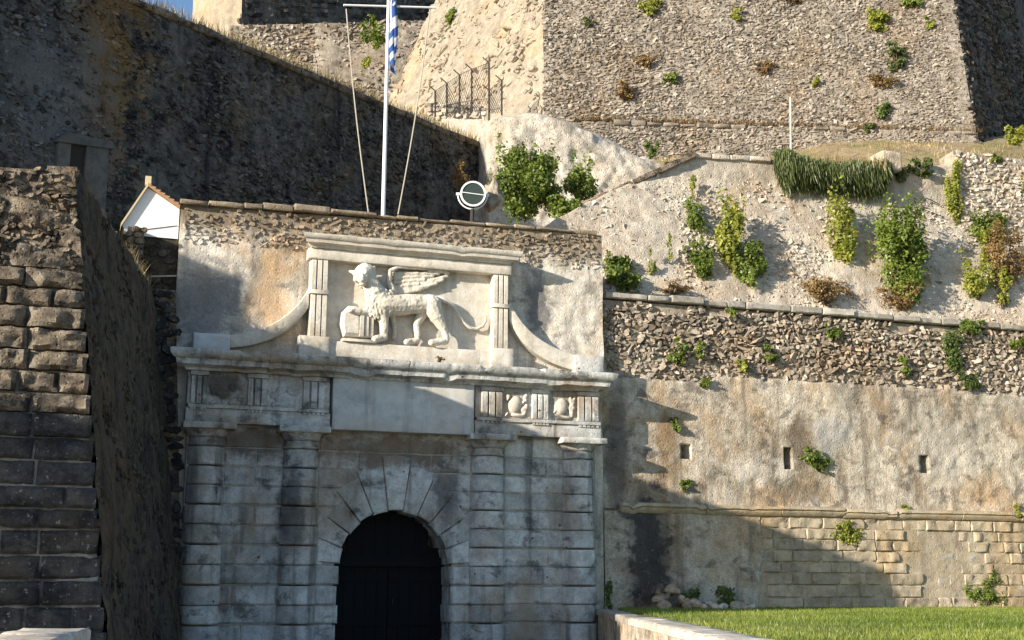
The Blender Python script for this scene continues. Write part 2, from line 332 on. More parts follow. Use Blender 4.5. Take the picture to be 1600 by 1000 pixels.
def stonemass(name, S, mat, parent, smooth=30):
    P, ti, _ = S; n = len(P)
    f = [tuple(i+17*k for i in q) for k in range(n) for q in SF]
    o = mesh(name, P.reshape(-1, 3), f, mat, parent, np.repeat(ti, 17), smooth); o['kind'] = 'stuff'; return o
def stonepieces(name, S, mat, parent, limit=300, rest='small_stones'):
    P, ti, ar = S; order = np.argsort(-ar)
    for k in order[:limit]: mesh(name, P[k], SF, mat, parent, ti[k], 30)
    if len(order) > limit: stonemass(rest, (P[order[limit:]], ti[order[limit:]], ar), mat, parent)

def extrude(fr, poly, o0, o1, bev=0.):
    """prism of a polygon given in face coordinates between two outward distances, edge chamfered at the front"""
    p = np.array(poly, float); n = len(p)
    ar = .5*np.sum(p[:, 0]*np.roll(p[:, 1], -1)-np.roll(p[:, 0], -1)*p[:, 1])
    if ar < 0: p = p[::-1]
    rings = [fr.pt(p[:, 0], p[:, 1], o0)]
    if bev:
        c = p.mean(0); d = c-p; ln = np.linalg.norm(d, axis=1, keepdims=True); q = p+d/ln*np.minimum(bev*1.3, ln*.4)
        rings += [fr.pt(p[:, 0], p[:, 1], o1-bev), fr.pt(q[:, 0], q[:, 1], o1)]
    else: rings += [fr.pt(p[:, 0], p[:, 1], o1)]
    f = []
    for r in range(len(rings)-1):
        for k in range(n): f.append((r*n+k, r*n+(k+1) % n, (r+1)*n+(k+1) % n, (r+1)*n+k))
    f.append(tuple((len(rings)-1)*n+k for k in range(n)))
    return np.concatenate(rings), f
def moulding(fr, prof, a0, a1, ret=True, seg=10, rough=.006, seed=1):
    """a profile (o,z) run along the face from a0 to a1 with returned ends and slightly worn edges"""
    prof = np.array(prof, float); m = len(prof); A = np.linspace(a0, a1, seg); V = []; f = []
    for i, a in enumerate(A):
        sg = -1 if i == 0 else (1 if i == seg-1 else 0)
        n_ = vnoise(np.stack([np.full(m, a*4.1), prof[:, 0]*3, prof[:, 1]*9+seed], -1), seed)*rough*.45; n_ = n_-rough*2.6*np.clip(vnoise(np.stack([np.full(m, a*3.3+9), prof[:, 0]*0, prof[:, 1]*2], -1), seed+4)-.4, 0, 1)*2
        V.append(fr.pt(a + sg*np.maximum(prof[:, 0]-prof[:, 0].min(), 0)*(1 if ret else 0), prof[:, 1]+n_, prof[:, 0]+n_))
    for i in range(seg-1):
        for k in range(m): f.append((i*m+k, (i+1)*m+k, (i+1)*m+(k+1) % m, i*m+(k+1) % m))
    f.append(tuple(range(m))); f.append(tuple((seg-1)*m+k for k in range(m))[::-1])
    return np.concatenate(V), f
rnd = random.Random(7)

# ================================================================== SETTING: ground, lawn, hill
def sheet(name, fn, xs, ys, mat, tintamp=.3, smooth=180):
    X, Y = np.meshgrid(xs, ys); Z = fn(X, Y); P = np.stack([X, Y, Z], -1).reshape(-1, 3)
    o = mesh(name, P, [tuple(q) for q in gridfaces(len(xs), len(ys))], mat, None, np.clip(.5+tintamp*fbm(P*.9, 4, 3), 0, 1), smooth)
    o['kind'] = 'structure'; return o
sheet('ground', lambda X, Y: X*0-.03, np.array([-900, -60, -30, -10, 0, 10, 30, 60, 900.]), np.array([-900, -60, -30, -10, 0, 10, 60, 900.]), 'paving')
LZ = .74
PA = atz(950, 951, .80); PB = atz(1190, 1002, .80); PD = (PB-PA).normalized(); PE = PB+PD*9      # line of the bridge parapet
def lawn_z(X, Y):
    return LZ+.05*fbm(np.stack([X*.5, Y*.5, X*0], -1), 3, 8)
def lawn_sheet():
    xs = np.linspace(0, 1, 60); ys = np.linspace(-24, .3, 70); U, Y = np.meshgrid(xs, ys)
    xl = PA.x+(Y-PA.y)*PD.x/PD.y+.2; X = xl+(32-xl)*U; Z = lawn_z(X, Y)
    P = np.stack([X, Y, Z], -1).reshape(-1, 3)
    o = mesh('lawn', P, [tuple(q) for q in gridfaces(60, 70)], 'lawn', None, np.clip(.5+.4*fbm(P*.8, 4, 3), 0, 1), 180); o['kind'] = 'structure'
lawn_sheet()

# retaining wall of the upper terrace: top edge and foot
W2TOP = [(3.2, 10.6)]
for px, py in ((905, 324), (1085, 241), (1205, 249), (1300, 262), (1380, 266), (1480, 258), (1600, 252), (1800, 252), (2100, 252)):
    q = at(px, py, 3.6); W2TOP.append((q.x, q.z))
W2X = np.array([q[0] for q in W2TOP]); W2Z = np.array([q[1] for q in W2TOP])
def w2top(X): return np.interp(X, W2X, W2Z)
def hill_z(X, Y):
    k = np.interp(X, [0, 6, 9.5, 15, 20, 40], [.02, .04, .27, .36, .50, .52])
    z = w2top(X)+np.clip(Y-3.9, 0, 11)*k - .12 - 1.6*np.clip((12.2-X)/1.4, 0, 1)
    z = np.maximum(z, 10.95+.12*(Y-5))
    return z+.15*fbm(np.stack([X*.5, Y*.5, X*0], -1), 4, 4)
sheet('hill', hill_z, np.linspace(2.6, 50, 120), np.linspace(3.75, 40, 80), 'soil')
sheet('terrace_ground', lambda X, Y: 9.28+.07*fbm(np.stack([X, Y, X*0], -1), 3, 5), np.linspace(5.9, 36, 150), np.linspace(.45, 2.6, 14), 'soil')

# ================================================================== FORTRESS GATE
gate = empty('fortress_gate', (0, 0, 0), 'pale stone fortress gate with engaged columns, arched door and winged lion relief', 'gate')
G = gate
GX0, GX1 = -5.64, 5.84
def gtop(X): return np.interp(X, [-6, -2, 2, 6], [10.86, 11.0, 11.08, 11.14])
# core masses behind the facing (hollow behind the door)
mb = MB(); mb.box((GX0+.05, .08, -.05), (-1.47, 6.5, 10.6)); mb.box((1.49, .08, -.05), (GX1-.03, 6.5, 10.6)); mb.box((-1.47, .08, 3.42), (1.49, 6.5, 10.6)); mb.box((-1.47, 1.4, -.05), (1.49, 6.5, 3.42))
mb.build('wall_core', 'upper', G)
# rendered upper wall (its top follows the worn parapet)
c = [(GX0, 0, 6.6), (GX1, 0, 6.6), (GX1, .06, float(gtop(GX1))-.14), (GX0, .06, float(gtop(GX0))-.14)]
def up_extra(u, v, P):
    X, Z = P[..., 0], P[..., 2]; q = np.stack([X*.8, Z*.8, X*0], -1)
    bare = np.clip((fbm(q, 5, 31)-.02)*6, 0, 1)          # fallen render
    top = np.clip((Z-10.0+.5*fbm(q*1.5, 4, 12))*2.5, 0, 1)
    er = fbm(P*5, 4, 77)
    return -.05*bare*(.6+.4*er) - .04*top*(1+er)
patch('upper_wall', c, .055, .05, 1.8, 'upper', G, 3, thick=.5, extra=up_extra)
# parapet coping stones
x = GX0-.04; k = 0
while x < GX1:
    L = rnd.uniform(.45, 1.25); x1 = min(x+L, GX1+.05)
    if x1-x > .25:
        h = rnd.uniform(.09, .17) if x < -1.2 else rnd.uniform(.05, .12); zt = float(gtop((x+x1)/2))
        fr = Frame((0, -.06, 0), (1, 0, 0), (0, 0, 1), (0, -1, 0))
        v, f = block(fr, x, x1, zt-.16, zt-.16+h+.03, rnd.uniform(-.03, .05) if x < -1.2 else rnd.uniform(-.09, -.03), 100+k, gap=.012, bev=.03, drop=.03, rough=.03, cell=.2, back=.55)
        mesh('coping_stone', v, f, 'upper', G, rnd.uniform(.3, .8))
    x = x1; k += 1
# shallow stones showing through the lichened parapet band
S = stones([(GX0+.1, .03, 9.75), (GX1-.1, .03, 10.0), (GX1-.1, .05, 10.95), (GX0+.1, .05, 10.7)], .11, .075, .013, 5, keep=.5, tilt=.4, chaos=1.)
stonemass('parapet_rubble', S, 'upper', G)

CZ = [5.2, 4.65, 4.18, 3.72, 3.25, 2.78, 2.3, 1.83, 1.35, .88, .42, -.05]   # course joints
COLX = [-4.72, -2.42, 2.46, 5.0]; CR = .44
sd = [200]
def pblock(a0, a1, z0, z1, p, name='block', mat='portal', strong=None, **kw):
    if strong is not None:                      # every second bed joint is deep and open
        if strong % 2: z0 += .016
        else: z1 -= .012
        kw['gap'] = .007
    sd[0] += 1; v, f = block(FAC, a0, a1, z0, z1, p, sd[0], **kw); return mesh(name, v, f, mat, G, rnd.uniform(.25, .75))
# dark mortar bed behind the portal blocks
mb = MB(); mb.box((-5.2, -.10, -.05), (-1.5, .1, 6.5)); mb.box((1.52, -.10, -.05), (5.5, .1, 6.5)); mb.box((-1.5, -.10, 3.3), (1.52, .1, 6.5)); mb.build('mortar_bed', 'coping', G)
# bays between the columns
for (b0, b1, splits) in ((-4.3, -2.82, 2), (2.88, 4.6, 2)):
    for i in range(len(CZ)-1):
        z1, z0 = CZ[i], CZ[i+1]
        n = rnd.choice([1, 1, 2]) if i else 1
        cuts = [b0]+sorted(rnd.uniform(b0+.4, b1-.4) for _ in range(n-1))+[b1]
        for a, b in zip(cuts, cuts[1:]): pblock(a, b, z0, z1, .13+(.0 if i == 0 else rnd.uniform(0, .025)), strong=i, bev=.04, drop=.04, rough=.012)
# middle: wall round the arch
DX, DR, SP = .02, 1.40, 1.80
for sgn in (-1, 1):
    xe = -1.98 if sgn < 0 else 2.02
    for i in range(len(CZ)-1):
        z1, z0 = CZ[i], CZ[i+1]; zm = (z0+z1)/2
        if i == 0: continue
        if z1 <= SP+.1:                               # door jambs, alternately proud
            xi = DX+sgn*(DR+(.0 if i % 2 else .05)); a, b = sorted((xe, xi)); pblock(a, b, z0, z1, .17 if i % 2 else .21, strong=i, bev=.04, drop=.04, rough=.012, name='jamb_block', back=1.0)
        else:
            hw = math.sqrt(max((DR+.42)**2-(z0-SP)**2, 0)) if z0 < SP+DR+.42 else .0
            xi = DX+sgn*hw; a, b = sorted((xe, xi))
            if b-a > .9 and z0 > 3.3:
                m_ = a+(b-a)*rnd.uniform(.4, .6); pblock(a, m_, z0, z1, .12, strong=i, bev=.03, rough=.012); pblock(m_, b, z0, z1, .13, strong=i, bev=.03, rough=.012)
            elif b-a > .12: pblock(a, b, z0, z1, .125, strong=i, bev=.03, rough=.012)
pblock(-1.98, 2.02, CZ[1], CZ[0], .13, rough=.012, name='lintel_course')
# voussoirs
nv = 11; a0_, a1_ = R(3), R(177)
angs = np.linspace(a1_, a0_, nv+1)
lens = [.80, .78, .72, 1.0, 1.16, 1.38, 1.16, 1.02, .86, .80, .80]
for k in range(nv):
    t0, t1 = angs[k], angs[k+1]; ri = DR+(.03 if k % 2 else -.01); ro = DR+lens[k]; g_ = .006
    t = np.linspace(t0, t1, 4); pin = [(DX+ri*math.cos(q), SP+ri*math.sin(q)) for q in t]
    gi = g_/ri; go = g_/ro
    pin[0] = (DX+ri*math.cos(t0-gi), SP+ri*math.sin(t0-gi)); pin[-1] = (DX+ri*math.cos(t1+gi), SP+ri*math.sin(t1+gi))
    pout = [(DX+ro*math.cos(t1+go), SP+ro*math.sin(t1+go)), (DX+ro*1.01*math.cos((t0+t1)/2), SP+ro*1.01*math.sin((t0+t1)/2)), (DX+ro*math.cos(t0-go), SP+ro*math.sin(t0-go))]
    pout = [(min(max(x_, -1.95), 1.99), z_) for x_, z_ in pout]
    v, f = extrude(FAC, pin+pout, -1.0, .19 if k == 5 else .165+rnd.uniform(-.01, .015), .035)
    o = mesh('keystone' if k == 5 else 'voussoir', v, f, 'portal', G, .8 if k == 5 else rnd.uniform(.35, .75))
# engaged columns of rusticated drums
def halfdrum(cx, z0, z1, r, seed, bev=.03, n=14, oc=.06):
    th = np.linspace(R(-8), R(188), n); V = []; 
    for z, rr in ((z0+.008, r-bev), (z0+.008+bev, r), ((z0+z1)/2, r), (z1-.008-bev, r), (z1-.008, r-bev)):
        q = np.stack([np.cos(th)*3+seed, np.full(n, z*3), np.sin(th)*3], -1); rr = rr+.016*fbm(q*1.5, 3, seed)
        V.append(np.stack([cx+rr*np.cos(th), -(oc+rr*np.sin(th)*.95), np.full(n, z)], -1))
    f = []
    for i in range(4):
        for k in range(n-1): f.append((i*n+k, i*n+n and (i*n+k+n), (i+1)*n+k+1, i*n+k+1))
    f += [tuple(range(n)), tuple(4*n+k for k in range(n))[::-1]]
    return np.concatenate(V), [tuple(q) for q in f]
for ci, cx in enumerate(COLX):
    ce = bpy.data.objects.new('column', None); COL.objects.link(ce); ce.location = (cx, -.3, 0); ce.parent = G
    for i in range(1, len(CZ)-1):
        r = CR*(1.0 if i < 2 else 1.0+.012*i)*(1.05 if (i % 2 == 0 and i > 2) else 1.0)
        v, f = halfdrum(cx, CZ[i+1]+(.014 if i % 2 else 0), CZ[i]-(0 if i % 2 else .012), r, ci*20+i); mesh('drum', v, f, 'portal', ce, rnd.uniform(.4, .8))
    v, f = halfdrum(cx, CZ[1], 4.86, CR*.97, ci*20+13, bev=.01); mesh('neck', v, f, 'portal', ce, .5)
    v, f = halfdrum(cx, 4.66, 4.72, CR*1.06, ci*20+15, bev=.02); mesh('neck_ring', v, f, 'portal', ce, .55)
    th = np.linspace(0, np.pi, 14); V = []; pr = [(4.86, CR*.97), (4.90, CR*1.08), (4.91, CR*1.08), (4.99, CR*1.22), (5.05, CR*1.30)]
    for z, rr in pr: V.append(np.stack([cx+rr*np.cos(th), -(.06+rr*np.sin(th)*.95), np.full(14, z)], -1))
    f = []
    for i in range(len(pr)-1):
        for k in range(13): f.append((i*14+k, (i+1)*14+k, (i+1)*14+k+1, i*14+k+1))
    mesh('capital', np.concatenate(V), [q[::-1] for q in f], 'portal', ce, .55)
    v, f = block(FAC, cx-.63, cx+.63, 5.05, 5.2, .70, 40+ci, gap=0, bev=.03, drop=.02, rough=.012, back=0.); mesh('abacus', v, f, 'portal', ce, .65)
# entablature
def ent(a0, a1, nm='entablature'):
    e = bpy.data.objects.new(nm, None); COL.objects.link(e); e.location = ((a0+a1)/2, -.4, 5.2); e.parent = G
    v, f = block(FAC, a0, a1, 5.205, 5.56, .46, int(abs(a0*31)), gap=.002, bev=.03, drop=.015, rough=.012, back=0.); mesh('architrave', v, f, 'portal', e, .55)
    v, f = moulding(FAC, [(.30, 5.56), (.52, 5.56), (.53, 5.64), (.30, 5.645)], a0+.05, a1-.05, seed=3, ret=False); mesh('taenia', v, f, 'portal', e, .6)
    v, f = block(FAC, a0+.02, a1-.02, 5.645, 6.46, .40, int(abs(a0*31))+5, gap=.002, bev=.02, drop=.01, rough=.01, back=0.); mesh('frieze', v, f, 'portal', e, .5)
    return e
EL = ent(-5.3, -1.78); ER = ent(2.0, 5.55)
def triglyph(e, a0, a1):
    wd = (a1-a0)/3
    for k in range(3):
        v, f = extrude(FAC, [(a0+k*wd+.015, 5.66), (a0+(k+1)*wd-.015, 5.66), (a0+(k+1)*wd-.015, 6.34), (a0+k*wd+.015, 6.34)], .38, .49, .045); mesh('triglyph_bar', v, f, 'portal', e, rnd.uniform(.5, .75))
    v, f = extrude(FAC, [(a0-.01, 6.345), (a1+.01, 6.345), (a1+.01, 6.45), (a0-.01, 6.45)], .38, .50, .01); mesh('triglyph_head', v, f, 'portal', e, .6)
    for k in range(5):
        xg = a0+(k+.5)*(a1-a0)/5; v, f = extrude(FAC, [(xg-.04, 5.50), (xg+.04, 5.50), (xg+.03, 5.558), (xg-.03, 5.558)], .44, .50, .0); mesh('gutta', v, f, 'portal', e, .6)
for e, L in ((EL, ((-5.22, -4.80), (-3.86, -3.36), (-2.50, -1.92))), (ER, ((2.16, 2.76), (3.56, 4.04), (4.86, 5.48)))):
    for a, b in L: triglyph(e, a, b)
def remesh_obj(name, bm_parts, mat, parent, vox=.02, sm=4, tint=.5, carve=None):
    """joins rounded masses into one continuous carved surface"""
    me = bpy.data.meshes.new('tmp'); vv = []; ff = []
    for v, f in bm_parts:
        n = len(vv); vv += [tuple(q) for q in v]; ff += [tuple(i+n for i in q) for q in f]
    me.from_pydata(vv, [], ff); o = bpy.data.objects.new('tmp', me); COL.objects.link(o)
    m = o.modifiers.new('r', 'REMESH'); m.mode = 'VOXEL'; m.voxel_size = vox
    s = o.modifiers.new('s', 'SMOOTH'); s.factor = .5; s.iterations = sm
    dg = bpy.context.evaluated_depsgraph_get(); ev = o.evaluated_get(dg); m2 = ev.to_mesh()
    V = np.empty(len(m2.vertices)*3); m2.vertices.foreach_get('co', V); V = V.reshape(-1, 3); Fc = [tuple(p.vertices) for p in m2.polygons]
    ev.to_mesh_clear(); bpy.data.objects.remove(o)
    if carve is not None: V = carve(V)
    return mesh(name, V, Fc, mat, parent, tint, 180)
def ell(c, r, rot=None, n=12):
    th = np.linspace(0, np.pi, n); ph = np.linspace(0, 2*np.pi, 2*n+1)[:-1]; V = [];
    for t in th:
        for p in ph: V.append((math.sin(t)*math.cos(p)*r[0], math.sin(t)*math.sin(p)*r[1], math.cos(t)*r[2]))
    V = np.array(V)
    if rot is not None: V = V@np.array(Matrix.Rotation(rot, 3, 'Y')).T
    m = 2*n; f = [(i*m+k, (i+1)*m+k, (i+1)*m+(k+1) % m, i*m+(k+1) % m) for i in range(n-1) for k in range(m)]
    return V+np.array(c), f
def cap(p0, p1, r0, r1, n=12):
    out = MB(); p0, p1 = Vector(p0), Vector(p1); d = (p1-p0); L = d.length; d.normalize()
    pts = []; rr = []
    for k in range(5): a = math.pi/2*(1-k/4); pts.append(p0-d*r0*math.sin(a)); rr.append(max(r0*math.cos(a), .003))
    for k in range(5): a = math.pi/2*k/4; pts.append(p1+d*r1*math.sin(a)); rr.append(max(r1*math.cos(a), .003))
    out.tube(pts, rr, n); return np.array(out.v), out.f
# carved metopes: shields with drapery and trophies
def metope(e, a0, a1, seed, worn=False):
    rg = random.Random(seed); ax, az = (a0+a1)/2, 6.0; wd = a1-a0; parts = []
    def E_(x, z, rx, rz, o=.41, ro=.07, rot=None): parts.append(ell((x, -o, z), (rx, ro, rz), rot))
    if worn:
        for k in range(16): E_(ax+rg.uniform(-.42, .42)*wd, az+rg.uniform(-.3, .12), rg.uniform(.05, .13), rg.uniform(.04, .1), ro=.032, rot=rg.uniform(-1, 1))
    else:
        E_(ax-.06*wd, az+.02, .21*wd*1.2, .24, ro=.10, rot=.35)
        for k in range(12):
            s = rg.choice((-1, 1)); E_(ax+s*rg.uniform(.25, .42)*wd, az+rg.uniform(-.27, .27), rg.uniform(.03, .07), rg.uniform(.05, .12), ro=.07, rot=rg.uniform(-.8, .8))
        E_(ax+.05*wd, az-.26, .3*wd, .05, ro=.06)
    remesh_obj('metope_carving', parts, 'portal' if worn else 'lion', e, .018, 2, .3 if worn else .4)
metope(ER, 2.80, 3.50, 1); metope(ER, 4.08, 4.82, 2); metope(EL, -4.78, -3.88, 3, True); metope(EL, -3.32, -2.54, 4, True)
# plain tablet over the arch
v, f = block(FAC, -1.74, 1.97, 5.16, 6.47, .50, 61, gap=.005, bev=.02, drop=.01, rough=.008, cell=.25, freq=1.5, back=0.); mesh('tablet', v, f, 'panel', G, .5)
# main cornice in lengths
prof = [(.35, 6.46), (.56, 6.46), (.58, 6.52), (.66, 6.54), (.80, 6.57), (.82, 6.69), (.86, 6.71), (.89, 6.72), (.96, 6.80), (.98, 6.87), (.98, 6.91), (.90, 6.94), (.35, 6.97)]
cuts = [-5.22, -3.4, -1.75, .1, 1.98, 3.75, 5.28]
for k in range(6):
    a, b = cuts[k], cuts[k+1]; v, f = moulding(FAC, prof, a+.004, b-.004, ret=False, seg=40, rough=.026, seed=k+2)
    v = np.array(v)
    m = len(prof)
    if k == 0: v[:m, 0] -= np.maximum(np.array([q[0] for q in prof])-.42, 0)
    if k == 5: v[-m:, 0] += np.maximum(np.array([q[0] for q in prof])-.42, 0)
    mesh('cornice_length', v, f, 'portal', G, rnd.uniform(.5, .8))
# ledge weeds lie later; aedicule
ae = bpy.data.objects.new('relief_frame', None); COL.objects.link(ae); ae.location = (.2, -.2, 7.0); ae.parent = G
v, f = block(FAC, -2.62, 3.05, 6.96, 7.42, .36, 71, gap=0, bev=.03, drop=.02, rough=.015, back=0.); mesh('plinth', v, f, 'lion', ae, .38)
for a, b in ((-2.62, -1.86), (2.42, 3.06)):
    v, f = block(FAC, a, b, 6.965, 7.50, .45, int(a*9)+200, gap=0, bev=.03, drop=.02, rough=.01, back=0.); mesh('pedestal', v, f, 'lion', ae, .5)
for a, b in ((-2.37, -1.93), (2.51, 2.94)):
    v, f = extrude(FAC, [(a, 7.5), (b, 7.5), (b, 9.52), (a, 9.52)], 0, .26, .01); mesh('pilaster', v, f, 'lion', ae, .45)
    wd = (b-a)/3
    for z0, z1 in ((7.52, 8.60), (8.72, 9.50)):
        for k in range(3):
            v, f = extrude(FAC, [(a+k*wd+.018, z0), (a+(k+1)*wd-.018, z0), (a+(k+1)*wd-.018, z1), (a+k*wd+.018, z1)], .22, .35, .02); mesh('flute_bar', v, f, 'lion', ae, rnd.uniform(.5, .7))
    v, f = extrude(FAC, [(a-.03, 8.605), (b+.03, 8.605), (b+.03, 8.715), (a-.03, 8.715)], .1, .39, .02); mesh('pilaster_band', v, f, 'lion', ae, .5)
v, f = block(FAC, -2.45, 3.02, 9.525, 9.80, .36, 81, gap=0, bev=.02, drop=.015, rough=.01, back=0.); mesh('lintel', v, f, 'lion', ae, .5)
v, f = moulding(FAC, [(.05, 9.80), (.40, 9.80), (.42, 9.86), (.48, 9.88), (.56, 9.90), (.58, 9.98), (.62, 10.0), (.66, 10.08), (.66, 10.12), (.05, 10.16)], -2.36, 2.94, ret=False, seg=24, rough=.018, seed=9)
pr = np.array([q for q in [.05, .40, .42, .48, .56, .58, .62, .66, .66, .05]]); v = np.array(v); v[:10, 0] -= np.maximum(pr-.36, 0); v[-10:, 0] += np.maximum(pr-.36, 0)
mesh('frame_cornice', v, f, 'lion', ae, .5)
v, f = block(FAC, -1.96, 2.54, 7.40, 9.54, .04, 91, gap=0, bev=.02, drop=0, rough=.012, cell=.2, back=0.); mesh('relief_ground', v, f, 'lion', ae, .42)
# scroll ramps
def ramp(pts_out, pts_in, o1):
    n = len(pts_out); m = MB()
    A = np.array(pts_out); B = np.array(pts_in)
    rings = [FAC.pt(A[:, 0], A[:, 1], .0), FAC.pt(A[:, 0], A[:, 1], o1-.03), FAC.pt(A[:, 0]*.93+B[:, 0]*.07, A[:, 1]*.93+B[:, 1]*.07, o1), FAC.pt(B[:, 0]*.86+A[:, 0]*.14, B[:, 1]*.86+A[:, 1]*.14, o1), FAC.pt(B[:, 0], B[:, 1], o1-.03), FAC.pt(B[:, 0], B[:, 1], .0)]
    f = []
    for r in range(5):
        for k in range(n-1): f.append((r*n+k, r*n+k+1, (r+1)*n+k+1, (r+1)*n+k))
    for k in (0, n-1): f.append(tuple(r*n+k for r in range(6)))
    return np.concatenate(rings), f
def curve(p0, p1, p2, n=16): return [((1-t)**2*p0[0]+2*t*(1-t)*p1[0]+t*t*p2[0], (1-t)**2*p0[1]+2*t*(1-t)*p1[1]+t*t*p2[1]) for t in np.linspace(0, 1, n)]
v, f = ramp(curve((-2.40, 8.75), (-3.0, 7.6), (-4.30, 7.42)), curve((-2.40, 8.25), (-2.95, 7.25), (-4.30, 7.10)), .30); mesh('scroll_ramp', v, [q[::-1] for q in f], 'lion', ae, .4)
v, f = ramp(curve((2.98, 8.85), (3.5, 7.75), (4.82, 7.50)), curve((2.98, 8.32), (3.45, 7.30), (4.82, 7.06)), .30); mesh('scroll_ramp', v, f, 'lion', ae, .45)
for a, b, zt in ((-5.2, -4.32, 7.40), (4.82, 5.66, 7.46)):
    v, f = block(FAC, a, b, 6.955, zt, .42, int(a*7)+300, gap=0, bev=.03, drop=.02, rough=.012, back=0.); mesh('end_block', v, f, 'panel' if a < 0 else 'portal', G, .5)

# ------------------------------------------------------------------ winged lion relief
lion = bpy.data.objects.new('lion_relief', None); COL.objects.link(lion); lion.location = (.2, -.2, 7.5); lion.parent = G
def LP(zx, zy, o=.2):                          # study-sheet coordinates of the relief -> point on the facade
    q = at(460+.225*zx, 360+.225*zy, -o); return (q.x, -o, q.z)
def LC(a, b, r0, r1): return cap(LP(*a), LP(*b), r0, r1)
body = []
body += [LC((600, 520, .26), (760, 518, .25), .31, .275), LC((740, 515, .25), (940, 508, .24), .27, .25)]
body += [ell(LP(592, 500, .28), (.36, .26, .42)), ell(LP(560, 435, .28), (.27, .22, .30)), ell(LP(550, 560, .27), (.20, .18, .19))]
body += [LC((560, 425, .30), (497, 330, .34), .25, .22)]
body += [ell(LP(480, 310, .40), (.235, .22, .26)), ell(LP(470, 346, .56), (.12, .12, .09)), ell(LP(474, 372, .52), (.09, .10, .055)), ell(LP(430, 335, .45), (.08, .1, .09)), ell(LP(520, 335, .45), (.09, .1, .11))]
body += [ell(LP(500, 275, .38), (.21, .18, .15)), LC((430, 300, .40), (385, 282, .36), .085, .03), LC((535, 272, .40), (555, 258, .38), .075, .045)]
body += [LC((440, 300, .57), (462, 300, .61), .03, .035), LC((490, 300, .61), (515, 302, .57), .035, .03), LC((474, 295, .58), (470, 338, .66), .04, .06)]
body += [LC((605, 560, .33), (622, 640, .33), .20, .13), LC((622, 640, .33), (620, 730, .32), .125, .10), LC((622, 742, .34), (560, 755, .40), .10, .095)]
body += [LC((545, 565, .30), (470, 568, .38), .14, .10), LC((470, 568, .38), (410, 556, .42), .10, .09), ell(LP(395, 560, .45), (.10, .08, .06))]
body += [LC((950, 515, .27), (985, 595, .30), .275, .20), LC((985, 595, .30), (1040, 690, .30), .195, .105), LC((1040, 690, .30), (1055, 750, .30), .10, .09), LC((1050, 768, .32), (955, 780, .40), .10, .10)]
body += [LC((900, 560, .14), (850, 650, .16), .16, .105), LC((850, 650, .16), (855, 730, .18), .10, .085), LC((850, 765, .2), (780, 776, .28), .09, .085)]
body += [LC((680, 610, .1), (700, 690, .1), .09, .065), LC((700, 690, .1), (690, 745, .12), .06, .06)]
rgm = random.Random(4)                         # locks of the mane
for k in range(90):
    zx = rgm.uniform(500, 700); zy = rgm.uniform(405, 590)
    if (zx-598)**2/110**2+(zy-498)**2/110**2 > 1: continue
    dx = rgm.uniform(-8, 8); body.append(LC((zx, zy, .50-.0000035*((zx-592)**2+(zy-500)**2)*3), (zx+dx, zy+32, .515-.0000035*((zx-592)**2+(zy-500)**2)*3), .05, .025))
for k in range(18):
    a = R(k*20); body.append(LC((488+60*math.cos(a), 312+66*math.sin(a), .36), (492+70*math.cos(a+.25), 318+80*math.sin(a+.25), .32), .065, .05))
worn = lambda V: V+(.022*fbm(V*9, 4, 5)-.01*np.clip(fbm(V*22, 3, 8), 0, 1))[:, None]*np.array([.4, -1, .4])
remesh_obj('lion_body', body, 'lion', lion, .016, 4, .62, worn)
# tail
tp = [(985, 470, .18), (1050, 490, .18), (1105, 525, .17), (1140, 580, .17), (1170, 635, .16), (1215, 675, .16), (1265, 685, .16), (1305, 668, .16), (1328, 630, .15), (1330, 590, .14)]
mb = MB(); mb.tube([LP(*q) for q in tp], [.075, .065, .055, .05, .048, .045, .045, .045, .04, .02], 8); mb.build('tail', 'lion', lion, 180)
# wing: a raised arm with rows of feathers
wing = [LC((690, 430, .24), (660, 360, .26), .10, .07), LC((660, 360, .26), (668, 280, .27), .07, .06), LC((668, 280, .27), (720, 252, .27), .06, .055), LC((720, 252, .27), (940, 268, .22), .055, .05), LC((940, 268, .22), (1070, 295, .2), .07, .04)]
fe = [((700, 425), (1060, 318)), ((705, 432), (1030, 345)), ((708, 438), (985, 370)), ((705, 442), (930, 392)), ((702, 446), (870, 412)), ((690, 300), (1000, 300)), ((690, 330), (960, 318)), ((692, 360), (900, 345)), ((695, 395), (860, 372))]
for k, (p, q) in enumerate(fe): wing.append(LC((*p, .14), (*q, .16+.012*(k % 3)), .055, .05))
wing += [ell(LP(850, 335, .08), (.50, .09, .16), R(6))]
remesh_obj('wing', wing, 'lion', lion, .017, 1, .55, worn)
# book under the raised paw
bk = MB()
p0, p1 = LP(322, 748, 0), LP(500, 570, 0)
v, f = extrude(FAC, [LPq for LPq in [(p0[0]+.02, p0[2]), (p0[0]+.42, p0[2]), (p0[0]+.42, p1[2]+.02), (p0[0]+.30, p1[2]+.07), (p0[0]+.10, p1[2]+.07), (p0[0]-.05, p1[2]-.10), (p0[0]-.08, p0[2]+.30)]], 0, .40, .07); mesh('book_cover', v, f, 'lion', lion, .6)
for k in range(3):
    xa = p0[0]+.40+.13*k; v, f = extrude(FAC, [(xa, p0[2]), (xa+.115, p0[2]), (xa+.115, p1[2]-.02), (xa, p1[2]-.02)], 0, .42-.03*k, .03); mesh('book_page', v, f, 'lion', lion, .5)
v, f = extrude(FAC, [(p0[0]-.04, 7.425), (p0[0]+.84, 7.425), (p0[0]+.84, 7.50), (p0[0]-.04, 7.50)], 0, .44, .02); mesh('book_base', v, f, 'lion', lion, .5)

